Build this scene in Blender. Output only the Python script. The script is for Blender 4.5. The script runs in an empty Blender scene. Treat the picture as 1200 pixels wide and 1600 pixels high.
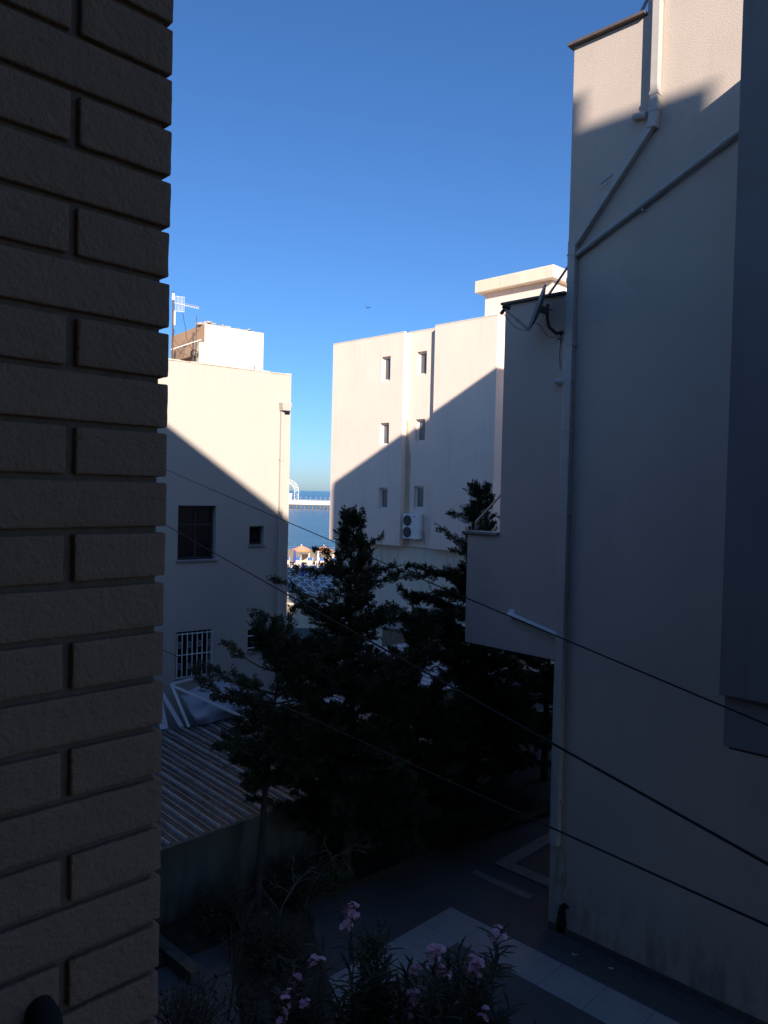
import bpy, bmesh, math, random
import numpy as np
from mathutils import Vector, Matrix, noise
from math import radians as R, sin, cos, pi

S = bpy.context.scene
COL = S.collection
rnd = random.Random(7)

# ------------------------------------------------------------------ camera, sky, sun, exposure
# world frame: +X runs along the courtyard walls, +Y away across the courtyard, camera in an upper window
YAW, PITCH, ROLL = R(44.3), math.atan(30.6 / 1200), 0.0235
EYE = Vector((0, 0, 7.5))
cam = bpy.data.cameras.new('camera')
camo = bpy.data.objects.new('camera', cam)
COL.objects.link(camo)
F = Vector((-sin(YAW), cos(YAW), 0)); RT = Vector((cos(YAW), sin(YAW), 0)); UPZ = Vector((0, 0, 1))
f0 = F * cos(PITCH) - UPZ * sin(PITCH); u0 = UPZ * cos(PITCH) + F * sin(PITCH)
r1 = RT * cos(ROLL) + u0 * sin(ROLL); u1 = u0 * cos(ROLL) - RT * sin(ROLL)
M = Matrix((r1, u1, -f0)).transposed().to_4x4(); M.translation = EYE
camo.matrix_world = M
cam.sensor_fit = 'VERTICAL'; cam.sensor_height = 36.0; cam.sensor_width = 27.0; cam.lens = 27.0
cam.clip_start = 0.05; cam.clip_end = 60000
S.camera = camo

SUN = Vector((.851, -.525, .416)).normalized()
w = bpy.data.worlds.new('World'); S.world = w; w.use_nodes = True
nt = w.node_tree; nt.nodes.clear()
sky = nt.nodes.new('ShaderNodeTexSky'); sky.sky_type = 'NISHITA'; sky.sun_disc = False
sky.sun_elevation = math.asin(SUN.z); sky.sun_rotation = math.atan2(SUN.x, SUN.y)
sky.air_density = 1.0; sky.dust_density = 0.5; sky.ozone_density = 10.0; sky.altitude = 0
bg = nt.nodes.new('ShaderNodeBackground'); bg.inputs[1].default_value = 0.086
wo = nt.nodes.new('ShaderNodeOutputWorld')
hs = nt.nodes.new('ShaderNodeHueSaturation'); hs.inputs['Saturation'].default_value = 1.0
nt.links.new(sky.outputs[0], hs.inputs['Color']); wb = nt.nodes.new('ShaderNodeMix'); wb.data_type = 'RGBA'; wb.blend_type = 'MULTIPLY'; wb.inputs[0].default_value = 1; wb.inputs[7].default_value = (1.01, .985, .97, 1)
nt.links.new(hs.outputs[0], wb.inputs[6]); nt.links.new(wb.outputs[2], bg.inputs[0]); nt.links.new(bg.outputs[0], wo.inputs[0])
sl = bpy.data.lights.new('sun', 'SUN'); sl.energy = 5.0; sl.angle = R(0.55); sl.color = (1.0, .865, .75)
so = bpy.data.objects.new('sun', sl); COL.objects.link(so)
so.rotation_euler = (-SUN).to_track_quat('-Z', 'Y').to_euler(); so.location = SUN * 60
S.view_settings.view_transform = 'Standard'; S.view_settings.look = 'None'
S.view_settings.gamma = 1; S.view_settings.use_curve_mapping = False
S.view_settings.exposure = 0.88

# ------------------------------------------------------------------ materials
def newmat(name):
    m = bpy.data.materials.new(name); m.use_nodes = True
    n = m.node_tree; n.nodes.clear()
    o = n.nodes.new('ShaderNodeOutputMaterial'); b = n.nodes.new('ShaderNodeBsdfPrincipled')
    n.links.new(b.outputs[0], o.inputs[0])
    return m, n, b

def coords(n, scale=(1, 1, 1), rand=False):
    tc = n.nodes.new('ShaderNodeTexCoord'); mp = n.nodes.new('ShaderNodeMapping')
    mp.inputs['Scale'].default_value = scale
    n.links.new(tc.outputs['Object'], mp.inputs[0])
    if rand:
        oi = n.nodes.new('ShaderNodeObjectInfo'); mu = n.nodes.new('ShaderNodeVectorMath'); mu.operation = 'SCALE'
        cb = n.nodes.new('ShaderNodeCombineXYZ')
        n.links.new(oi.outputs['Random'], cb.inputs[0]); n.links.new(oi.outputs['Random'], cb.inputs[2])
        n.links.new(cb.outputs[0], mu.inputs[0]); mu.inputs['Scale'].default_value = 37.0
        n.links.new(mu.outputs[0], mp.inputs['Location'])
    return mp.outputs[0]

def noise_n(n, vec, scale, detail=4, rough=.55):
    t = n.nodes.new('ShaderNodeTexNoise'); t.inputs['Scale'].default_value = scale
    t.inputs['Detail'].default_value = detail; t.inputs['Roughness'].default_value = rough
    n.links.new(vec, t.inputs['Vector']); return t.outputs[0]

def ramp(n, fac, p0, p1, c0=(0, 0, 0, 1), c1=(1, 1, 1, 1)):
    r = n.nodes.new('ShaderNodeValToRGB')
    r.color_ramp.elements[0].position = p0; r.color_ramp.elements[1].position = p1
    r.color_ramp.elements[0].color = c0; r.color_ramp.elements[1].color = c1
    n.links.new(fac, r.inputs[0]); return r.outputs[0]

def mix(n, fac, a, b):
    m = n.nodes.new('ShaderNodeMix'); m.data_type = 'RGBA'
    for s, v in ((0, fac), (6, a), (7, b)):
        if isinstance(v, (tuple, list)): m.inputs[s].default_value = (*v[:3], 1)
        elif isinstance(v, (int, float)): m.inputs[s].default_value = v
        else: n.links.new(v, m.inputs[s])
    return m.outputs[2]

def mulf(n, a, k):
    m = n.nodes.new('ShaderNodeMath'); m.operation = 'MULTIPLY'
    n.links.new(a, m.inputs[0])
    if isinstance(k, (int, float)): m.inputs[1].default_value = k
    else: n.links.new(k, m.inputs[1])
    return m.outputs[0]

def bump(n, b, h, strength, dist):
    k = n.nodes.new('ShaderNodeBump'); k.inputs['Strength'].default_value = strength; k.inputs['Distance'].default_value = dist
    n.links.new(h, k.inputs['Height']); n.links.new(k.outputs[0], b.inputs['Normal'])

def simple(name, c, rough=.6, metal=0, var=.25, scale=8, c2=None, rand=True, bmp=0):
    m, n, b = newmat(name)
    v = coords(n, rand=rand); f = ramp(n, noise_n(n, v, scale), .3, .7)
    cc = c2 or tuple(x * (1 - var) for x in c)
    n.links.new(mix(n, f, c, cc), b.inputs['Base Color'])
    b.inputs['Roughness'].default_value = rough; b.inputs['Metallic'].default_value = metal
    if bmp: bump(n, b, noise_n(n, v, scale * 6), .5, bmp)
    return m

def plaster(name, c, c2, stain, streak=.5, bscale=70, bdist=.004, patch=.5, rough=.9, low=None):
    """painted render: soft blotches, vertical rain streaks, fine grain"""
    m, n, b = newmat(name)
    v = coords(n)
    col = mix(n, ramp(n, noise_n(n, v, .55, 5), .35, .7), c, c2)
    vs = coords(n, (2.2, 2.2, .16))
    st = ramp(n, noise_n(n, vs, 1.6, 6, .65), .52, .80)
    col = mix(n, mulf(n, st, streak), col, stain)
    bl = ramp(n, noise_n(n, v, 1.7, 8, .68), .56, .76)
    col = mix(n, mulf(n, bl, patch * .5), col, stain)
    sp = ramp(n, noise_n(n, v, 9, 3, .6), .70, .80)
    col = mix(n, mulf(n, sp, patch * .35), col, tuple(x * .7 for x in stain))
    if low:      # splash dirt near the ground
        tc = n.nodes.new('ShaderNodeTexCoord'); sx = n.nodes.new('ShaderNodeSeparateXYZ')
        n.links.new(tc.outputs['Object'], sx.inputs[0])
        g = ramp(n, mulf(n, sx.outputs[2], 1 / low), 0.0, 1.0, (1, 1, 1, 1), (0, 0, 0, 1))
        nn = ramp(n, noise_n(n, coords(n, (3, 3, .8)), 1.5, 7, .7), .42, .62)
        col = mix(n, mulf(n, mulf(n, g, nn), .75), col, tuple(x * .55 for x in stain))
    n.links.new(col, b.inputs['Base Color']); b.inputs['Roughness'].default_value = rough
    b.inputs['Specular IOR Level'].default_value = .2
    bump(n, b, noise_n(n, v, bscale, 5, .65), .55, bdist)
    return m

MT = {}
MT['right'] = plaster('grey_beige_render', (.545, .47, .40), (.49, .425, .365), (.32, .275, .235), .16, 45, .012, .5, low=1.3)
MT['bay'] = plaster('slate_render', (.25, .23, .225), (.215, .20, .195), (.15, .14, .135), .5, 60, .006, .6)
MT['mid'] = plaster('pale_pink_render', (.81, .665, .565), (.755, .63, .54), (.50, .44, .37), .42, 60, .005, .6)
MT['midlow'] = plaster('stained_cream_render', (.70, .63, .53), (.62, .56, .48), (.36, .31, .25), .6, 60, .005, .9)
MT['left'] = plaster('pale_cream_render', (.475, .435, .385), (.45, .42, .375), (.36, .335, .285), .22, 60, .004, .35)
MT['lefthut'] = plaster('white_limewash', (.60, .56, .45), (.57, .53, .43), (.43, .40, .32), .25, 50, .004, .3)
MT['tan'] = plaster('bare_tan_render', (.46, .30, .19), (.40, .26, .165), (.26, .17, .11), .4, 40, .006, .6)
MT['concrete'] = plaster('raw_concrete', (.42, .39, .35), (.34, .32, .29), (.2, .18, .15), .5, 40, .006, .8)
MT['slab'] = plaster('weathered_cream_slab', (.74, .66, .52), (.64, .56, .44), (.40, .34, .26), .55, 40, .006, .9)
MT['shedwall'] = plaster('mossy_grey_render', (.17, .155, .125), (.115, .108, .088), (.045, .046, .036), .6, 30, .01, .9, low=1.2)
MT['white'] = simple('white_paint', (.74, .75, .75), .45, 0, .12, 6)
MT['pipe'] = simple('grey_white_plastic_pipe', (.50, .465, .415), .5, 0, .12, 4)
MT['pvc'] = simple('grey_pvc', (.45, .44, .42), .5, 0, .12, 5)
MT['frame'] = simple('white_window_frame', (.74, .74, .72), .45, 0, .1, 5)
MT['darkframe'] = simple('dark_aluminium', (.05, .055, .065), .4, .3, .2, 5)
MT['coping'] = simple('dark_stone_coping', (.13, .105, .095), .7, 0, .35, 9, bmp=.002)
MT['greycoping'] = simple('grey_stone_coping', (.27, .26, .25), .7, 0, .3, 9, bmp=.002)
MT['black'] = simple('black_cable', (.010, .010, .010), .95, 0, .2, 5)
MT['darkmetal'] = simple('dark_grey_metal', (.05, .053, .06), .5, .5, .3, 12)
MT['rust'] = simple('rusty_brown_metal', (.13, .07, .045), .75, .3, .4, 14)
MT['steel'] = simple('galvanised_tube', (.33, .34, .36), .45, .7, .2, 12)
MT['dish'] = simple('grey_dish_paint', (.16, .165, .18), .55, .2, .2, 7)
MT['timber'] = simple('old_timber', (.27, .20, .145), .85, 0, .45, 5, bmp=.003)
MT['paleboard'] = simple('pale_board', (.55, .57, .60), .6, 0, .15, 5)
MT['blackhole'] = simple('dark_broken_plaster', (.025, .021, .017), .95, 0, .5, 14, bmp=.01)
MT['bark'] = simple('brown_bark', (.075, .055, .042), .95, 0, .45, 12, bmp=.01)
MT['palebark'] = simple('dry_pale_twig', (.22, .19, .15), .9, 0, .3, 10)
MT['needles'] = simple('dark_green_needles', (.046, .064, .022), .75, 0, .5, 1.3, c2=(.022, .033, .014))
MT['needles2'] = simple('olive_green_needles', (.050, .064, .022), .8, 0, .5, 1.1, c2=(.024, .034, .014))
MT['bushleaf'] = simple('mid_green_leaf', (.060, .10, .028), .6, 0, .5, 2.0, c2=(.03, .055, .02))
MT['oleander'] = simple('oleander_leaf', (.024, .036, .016), .7, 0, .3, 6)
MT['petal'] = simple('pink_petal', (.56, .23, .34), .6, 0, .3, 9, c2=(.64, .38, .46))
MT['dry'] = simple('dry_scrub', (.10, .075, .04), .9, 0, .6, 1.5, c2=(.045, .045, .022))
MT['soil'] = simple('dark_soil', (.055, .042, .032), .95, 0, .5, 5, bmp=.03)
MT['tile'] = simple('pale_stone_tile', (.42, .40, .385), .6, 0, .18, 3, bmp=.001)
MT['tile2'] = simple('worn_pale_tile', (.24, .235, .23), .7, 0, .25, 5, bmp=.001)
MT['paving'] = plaster('grey_paving', (.135, .125, .12), (.11, .10, .097), (.06, .058, .056), .0, 50, .003, .5, .75)
MT['passage'] = plaster('brown_grey_paving', (.11, .105, .105), (.085, .083, .085), (.05, .048, .045), .0, 50, .003, .7, .8)
MT['asphalt'] = plaster('old_asphalt', (.06, .058, .055), (.045, .045, .043), (.035, .033, .03), .0, 60, .004, .5, .9)
MT['sand'] = plaster('beach_sand', (.46, .35, .22), (.39, .30, .19), (.30, .23, .15), .0, 12, .03, .5, .95)
MT['loungerframe'] = simple('white_lounger_frame', (.72, .73, .74), .5, 0, .1, 6)
MT['sling'] = simple('grey_lounger_fabric', (.20, .19, .18), .8, 0, .25, 3)
MT['orange'] = simple('orange_canvas', (.66, .26, .12), .8, 0, .2, 5)
MT['peach'] = simple('peach_canvas', (.72, .36, .23), .8, 0, .2, 3)
MT['blue'] = simple('royal_blue_canvas', (.035, .06, .33), .8, 0, .25, 5)
MT['lightblue'] = simple('mid_blue_canvas', (.05, .14, .40), .8, 0, .25, 5)
MT['canvaswhite'] = simple('white_canvas', (.80, .79, .74), .8, 0, .1, 5)
MT['sandscreen'] = simple('sand_canvas', (.58, .45, .28), .85, 0, .15, 5)
MT['pierwhite'] = simple('white_pier_concrete', (.56, .55, .53), .8, 0, .12, .3)
MT['pierpile'] = simple('stained_pile', (.16, .14, .12), .9, 0, .5, .8)
MT['tarp'] = simple('blue_grey_tarp', (.36, .40, .47), .55, 0, .2, 2.5, bmp=.004)
MT['bird'] = simple('dark_feathers', (.05, .05, .055), .8, 0, .2, 20)
MT['litter'] = simple('paper_scrap', (.7, .7, .68), .8, 0, .1, 20)

def glass(name, c, rough=.08):
    m, n, b = newmat(name)
    v = coords(n, rand=True)
    n.links.new(mix(n, noise_n(n, v, 1.2), c, tuple(x * .5 for x in c)), b.inputs['Base Color'])
    b.inputs['Roughness'].default_value = rough; b.inputs['IOR'].default_value = 1.5
    return m
MT['glass'] = glass('dark_glass', (.012, .014, .018))
MT['curtain'] = glass('curtained_glass', (.17, .17, .165), .12)
MT['frost'] = glass('frosted_glass', (.10, .10, .10), .35)

def brick_mat():
    m, n, b = newmat('hammered_brown_brick')
    v = coords(n, rand=True)
    col = mix(n, noise_n(n, v, 14, 5), (.275, .168, .105), (.21, .130, .083))
    oi = n.nodes.new('ShaderNodeObjectInfo')
    col = mix(n, mulf(n, oi.outputs['Random'], .5), col, (.27, .172, .112))
    sp = ramp(n, noise_n(n, v, 160, 3), .62, .75)
    col = mix(n, mulf(n, sp, .5), col, (.17, .115, .08))
    n.links.new(col, b.inputs['Base Color']); b.inputs['Roughness'].default_value = .85
    b.inputs['Specular IOR Level'].default_value = .25
    vo = coords(n, (1, 1, 1), rand=True)
    h = noise_n(n, vo, 150, 4, .6); h2 = noise_n(n, vo, 62, 3, .5)
    a = n.nodes.new('ShaderNodeMath'); a.operation = 'ADD'; n.links.new(h, a.inputs[0]); n.links.new(h2, a.inputs[1])
    bump(n, b, a.outputs[0], 1.0, .0036)
    return m
MT['brick'] = brick_mat()
MT['mortar'] = simple('dark_mortar', (.19, .13, .09), .95, 0, .3, 60, bmp=.002)
def brickwall_mat():
    m, n, b = newmat('far_brickwork')
    t = n.nodes.new('ShaderNodeTexBrick'); n.links.new(coords(n), t.inputs['Vector'])
    t.inputs['Color1'].default_value = (.15, .10, .066, 1); t.inputs['Color2'].default_value = (.11, .075, .052, 1)
    t.inputs['Mortar'].default_value = (.075, .062, .05, 1); t.inputs['Scale'].default_value = 1
    t.inputs['Brick Width'].default_value = .26; t.inputs['Row Height'].default_value = .0645; t.inputs['Mortar Size'].default_value = .005
    n.links.new(t.outputs[0], b.inputs['Base Color']); b.inputs['Roughness'].default_value = .9
    return m
MT['brickfar'] = brickwall_mat()

def roof_mat(name, c, c2, amt):
    m, n, b = newmat(name)
    v = coords(n, (1, 1, 1)); vs = coords(n, (.6, 4, 1))
    d = ramp(n, noise_n(n, vs, 2.2, 8, .75), .46, .60)
    g = ramp(n, noise_n(n, v, 16, 5, .8), .50, .62)
    col = mix(n, mulf(n, d, amt), c, c2)
    col = mix(n, mulf(n, g, amt), col, tuple(x * .5 for x in c2))
    n.links.new(col, b.inputs['Base Color']); b.inputs['Roughness'].default_value = .6
    b.inputs['Metallic'].default_value = .15
    return m
MT['ribtop'] = roof_mat('bare_sheet_metal', (.38, .385, .39), (.16, .15, .14), .6)
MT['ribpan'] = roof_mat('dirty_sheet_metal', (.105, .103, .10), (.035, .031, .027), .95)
MT['paleroof'] = roof_mat('pale_sheet_metal', (.48, .51, .54), (.26, .26, .26), .4)

def sea_mat():
    m, n, b = newmat('sea_water')
    v = coords(n, (.12, 1, 1))
    f = ramp(n, noise_n(n, v, .35, 7, .7), .42, .60)
    n.links.new(mix(n, f, (.006, .045, .10), (.024, .10, .18)), b.inputs['Base Color'])
    b.inputs['Roughness'].default_value = .22; b.inputs['IOR'].default_value = 1.33
    h = noise_n(n, coords(n, (.35, 1.6, 1)), .9, 6, .65)
    bump(n, b, h, 1.0, .35)
    return m
MT['sea'] = sea_mat()

# ------------------------------------------------------------------ mesh helpers
class MB:
    def __init__(s): s.v = []; s.f = []; s.mi = []
    def add(s, vs, fs, mi=0):
        o = len(s.v); s.v += [tuple(q) for q in vs]; s.f += [tuple(i + o for i in q) for q in fs]; s.mi += [mi] * len(fs)
    def box(s, x0, x1, y0, y1, z0, z1, mi=0, mat=None):
        vs = [(x, y, z) for z in (z0, z1) for y in (y0, y1) for x in (x0, x1)]
        if mat is not None: vs = [mat @ Vector(q) for q in vs]
        s.add(vs, [(0, 2, 3, 1), (4, 5, 7, 6), (0, 1, 5, 4), (2, 6, 7, 3), (0, 4, 6, 2), (1, 3, 7, 5)], mi)
    def bar(s, a, b, w, h, mi=0, up=Vector((0, 0, 1))):
        a = Vector(a); b = Vector(b); d = (b - a); L = d.length; d.normalize()
        sx = d.cross(up)
        if sx.length < 1e-4: sx = d.cross(Vector((0, 1, 0)))
        sx.normalize(); uy = sx.cross(d)
        vs = [p + sx * (i * w / 2) + uy * (j * h / 2) for p in (a, b) for j in (-1, 1) for i in (-1, 1)]
        s.add(vs, [(0, 1, 3, 2), (4, 6, 7, 5), (0, 4, 5, 1), (2, 3, 7, 6), (0, 2, 6, 4), (1, 5, 7, 3)], mi)
    def tube(s, pts, r, n=8, mi=0, cap=True):
        pts = [Vector(p) for p in pts]; N = len(pts)
        rs = r if isinstance(r, (list, tuple)) else [r] * N
        t = (pts[1] - pts[0]).normalized()
        a = t.orthogonal().normalized(); vs = []; fs = []
        for i, p in enumerate(pts):
            tn = ((pts[min(i + 1, N - 1)] - pts[max(i - 1, 0)])).normalized()
            q = t.rotation_difference(tn); a = (q @ a); a = (a - tn * a.dot(tn)).normalized(); t = tn
            bb = tn.cross(a)
            for k in range(n):
                an = 2 * pi * k / n; vs.append(p + (a * cos(an) + bb * sin(an)) * rs[i])
        for i in range(N - 1):
            for k in range(n):
                k2 = (k + 1) % n; fs.append((i * n + k, i * n + k2, (i + 1) * n + k2, (i + 1) * n + k))
        if cap: fs.append(tuple(reversed(range(n)))); fs.append(tuple((N - 1) * n + k for k in range(n)))
        s.add(vs, fs, mi)
    def prism(s, poly, y0, y1, mi=0):
        """polygon in x,z (counter-clockwise seen from -y) pushed from y0 to y1"""
        n = len(poly)
        vs = [(x, y0, z) for x, z in poly] + [(x, y1, z) for x, z in poly]
        fs = [tuple(range(n)), tuple(reversed(range(n, 2 * n)))]
        fs += [(i, i + n, (i + 1) % n + n, (i + 1) % n) for i in range(n)]
        s.add(vs, fs, mi)
    def holed(s, x0, x1, z0, z1, holes, y, depth, mi=0, rmi=0):
        """wall face at y (facing -y) with rectangular openings and their reveals"""
        xs = sorted({x0, x1, *[h[0] for h in holes], *[h[1] for h in holes]})
        zs = sorted({z0, z1, *[h[2] for h in holes], *[h[3] for h in holes]})
        for i in range(len(xs) - 1):
            for j in range(len(zs) - 1):
                cx = (xs[i] + xs[i + 1]) / 2; cz = (zs[j] + zs[j + 1]) / 2
                if any(h[0] < cx < h[1] and h[2] < cz < h[3] for h in holes): continue
                s.add([(xs[i], y, zs[j]), (xs[i + 1], y, zs[j]), (xs[i + 1], y, zs[j + 1]), (xs[i], y, zs[j + 1])], [(0, 1, 2, 3)], mi)
        for a, b, c, d in holes:
            p = [(a, c), (b, c), (b, d), (a, d)]
            for k in range(4):
                q, r_ = p[k], p[(k + 1) % 4]
                s.add([(q[0], y, q[1]), (q[0], y + depth, q[1]), (r_[0], y + depth, r_[1]), (r_[0], y, r_[1])], [(0, 1, 2, 3)], rmi)
    def build(s, name, mats, parent=None, loc=None, smooth=False, bevel=0, weld=False):
        me = bpy.data.meshes.new(name); me.from_pydata(s.v, [], s.f); me.update()
        for m in (mats if isinstance(mats, (list, tuple)) else [mats]): me.materials.append(m)
        me.polygons.foreach_set('material_index', s.mi)
        if smooth: me.polygons.foreach_set('use_smooth', [True] * len(me.polygons))
        if weld:
            bm = bmesh.new(); bm.from_mesh(me); bmesh.ops.remove_doubles(bm, verts=bm.verts, dist=1e-4); bm.to_mesh(me); bm.free()
        o = bpy.data.objects.new(name, me); COL.objects.link(o)
        if parent: o.parent = parent
        if loc is not None: o.location = loc
        if bevel:
            b = o.modifiers.new('bevel', 'BEVEL'); b.width = bevel; b.segments = 2; b.limit_method = 'ANGLE'; b.angle_limit = R(40)
        return o

def tag(o, label, cat, group=None):
    o['label'] = label; o['category'] = cat
    if group: o['group'] = group
    return o
def thing(name, label, cat, loc=(0, 0, 0), rz=0, group=None):
    o = bpy.data.objects.new(name, None); COL.objects.link(o); o.location = loc; o.rotation_euler = (0, 0, rz)
    return tag(o, label, cat, group)
def struct(o): o['kind'] = 'structure'; return o
def stuff(o): o['kind'] = 'stuff'; return o
def dup(root, loc, rz, label=None):
    c = root.copy(); COL.objects.link(c); c.location = loc; c.rotation_euler = (0, 0, rz)
    if label: c['label'] = label
    for ch in list(root.children):
        d = ch.copy(); COL.objects.link(d); d.parent = c
        for g in list(ch.children):
            e = g.copy(); COL.objects.link(e); e.parent = d
    return c
def fr(f, r, z=0.0):     # metres ahead / to the right of the window, for the beach and the sea
    p = F * f + RT * r; return Vector((p.x, p.y, z))

# ------------------------------------------------------------------ ground, beach, sea
m = MB()
a, b_, c_, d_ = fr(-400, -400, -.05), fr(-400, 400, -.05), fr(42, 400, -.05), fr(42, -400, -.05)
m.add([a, b_, c_, d_], [(0, 1, 2, 3)]); struct(m.build('ground', MT['asphalt']))
m = MB()
fs_ = [42, 48, 54, 60, 66, 72, 80, 88, 96, 104, 112, 122, 140]; rs_ = [-400, -120] + list(range(-60, 61, 4)) + [120, 400]
def sandz(f): return -.05 - 1.15 * max(0, min(1, (f - 44) / 66)) - max(0, f - 110) * .03
vs = [fr(f, r, sandz(f) + (.06 * noise.noise(Vector((f * .3, r * .3, 0))) if 44 < f < 116 else 0)) for f in fs_ for r in rs_]
nr = len(rs_)
m.add(vs, [(i * nr + j, i * nr + j + 1, (i + 1) * nr + j + 1, (i + 1) * nr + j) for i in range(len(fs_) - 1) for j in range(nr - 1)])
struct(m.build('sand', MT['sand'], smooth=True))
m = MB()
m.add([(-30000, 100, 0), (30000, 100, 0), (30000, 45000, 0), (-30000, 45000, 0)], [(0, 1, 2, 3)])
o = struct(m.build('sea', MT['sea'])); o.rotation_euler = (0, 0, YAW); o.location = (0, 0, -1.3)
m = MB()
for i in range(3):       # thin foam lines where small waves break on the shore
    base = 112.5 + i * 3.3; L = []
    for k in range(81):
        r = -50 + k * 1.25; n_ = noise.noise(Vector((r * .12, i * 7.3, 0))); t = noise.noise(Vector((r * .35, i * 3.1, 5)))
        th = max(0.02, .22 + .45 * t)
        L.append((fr(base + n_ * 1.6, r, -1.285 + .004 * i), fr(base + n_ * 1.6 + th, r, -1.285 + .004 * i)))
    m.add([q for p in L for q in p], [(2 * k, 2 * k + 2, 2 * k + 3, 2 * k + 1) for k in range(80)])
stuff(m.build('sea_foam', MT['canvaswhite']))

# ------------------------------------------------------------------ courtyard floor with pale tile bands
floor = struct(MB().build('courtyard_floor', MT['paving'])) if False else None
m = MB(); m.add([(-11.4, -.6, 0), (9, -.6, 0), (9, 12.35, 0), (-11.4, 12.35, 0)], [(0, 1, 2, 3)])
floor = struct(m.build('courtyard_floor', MT['paving']))
m = MB(); m.add([(-11.4, 12.36, -.012), (9, 12.36, -.012), (9, 21, -.012), (-11.4, 21, -.012)], [(0, 1, 2, 3)])
passage = struct(m.build('passage_floor', MT['passage']))
m = MB(); m.box(-.3835, .3835, -.3835, .3835, .0, .008); tile_me = m.build('paving_tile', MT['tile'], floor, bevel=.003)
first = True
def put_tile(x, y):
    global first
    o = tile_me if first else tile_me.copy()
    if not first: COL.objects.link(o); o.parent = floor
    first = False
    o.location = (x, y, .001 * rnd.random()); o.rotation_euler = (rnd.uniform(-.002, .002), rnd.uniform(-.002, .002), rnd.uniform(-.004, .004))
for k in range(10): put_tile(-8.235 + .775 * k, 10.425)
for k in range(1, 9): put_tile(-8.235, 10.425 - .775 * k)
def band(x0, x1, y0, y1, n, along, par, mt):
    for k in range(n):
        q = MB()
        if along == 'x':
            s_ = (x1 - x0) / n; q.box(x0 + k * s_ + .003, x0 + (k + 1) * s_ - .003, y0, y1, 0, .006)
        else:
            s_ = (y1 - y0) / n; q.box(x0, x1, y0 + k * s_ + .003, y0 + (k + 1) * s_ - .003, 0, .006)
        q.build('border_tile', mt, par)
band(-9.14, -7.80, 12.07, 12.25, 4, 'x', floor, MT['tile2'])
band(-9.08, -6.2, 12.75, 13.05, 7, "x", passage, MT["tile2"])
band(-9.08, -8.78, 13.055, 15.5, 6, 'y', passage, MT['tile2'])
# joint lines of the dark slabs
m = MB()
for k in range(-4, 6):
    y = 10.425 + .3875 + .775 * k
    if abs(k) > 0 and y < 12.3: m.box(-10.1, 8.5, y - .003, y + .003, 0, .002)
# planting bed along the shed wall
bed_out = [(-10.75, 4.8), (-10.65, 6.2), (-10.52, 8.2), (-10.38, 9.75), (-10.2, 12.3), (-9.93, 13.8), (-9.6, 15.8), (-9.5, 19)]
m = MB(); n_ = len(bed_out)
g = []
for (x, y) in bed_out:
    for t in range(9):
        xx = x + (-11.5 - x) * t / 8
        g.append((xx, y, .07 + .06 * noise.noise(Vector((xx * 2, y * 2, 1))) + .07 * sin(pi * t / 8)))
m.add(g, [(i * 9 + t, (i + 1) * 9 + t, (i + 1) * 9 + t + 1, i * 9 + t + 1) for i in range(n_ - 1) for t in range(8)])
struct(m.build('planting_bed', MT['soil'], smooth=True))
m = MB(); g = []
ca, cb2 = Vector((-10.7, 8.25, 0)), Vector((-3.6, 4.1, 0)); dl_ = (cb2 - ca).normalized(); sd2 = Vector((-dl_.y, dl_.x, 0))
for i in range(25):
    for t in range(9):
        p = ca.lerp(cb2, i / 24) + sd2 * (-.75 + 1.5 * t / 8 + (.10 * noise.noise(Vector((i * .5, t, 3))) if t in (0, 8) else 0))
        g.append((p.x, p.y, -.01 + .15 * sin(pi * t / 8) + (.05 * noise.noise(Vector((p.x * 2, p.y * 2, 9))) if 0 < t < 8 else 0)))
m.add(g, [(i * 9 + t, (i + 1) * 9 + t, (i + 1) * 9 + t + 1, i * 9 + t + 1) for i in range(24) for t in range(8)])
struct(m.build('flower_bed', MT['soil'], smooth=True))
kerb = thing('bed_kerb', 'low dark concrete kerb edging the planting bed', 'kerb', (bed_out[0][0], bed_out[0][1], 0))
for i in range(len(bed_out) - 1):
    p, q = Vector((*bed_out[i], .05)), Vector((*bed_out[i + 1], .05))
    L = (q - p).length; k = max(1, round(L / .9))
    for j in range(k):
        a = p.lerp(q, j / k) - kerb.location; b2 = p.lerp(q, (j + 1) / k) - kerb.location
        dd = (b2 - a).normalized() * .006
        t_ = MB(); t_.bar(a + dd, b2 - dd, .1, .12); t_.build('kerb_stone', MT['soil'], kerb, bevel=.01)

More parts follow.
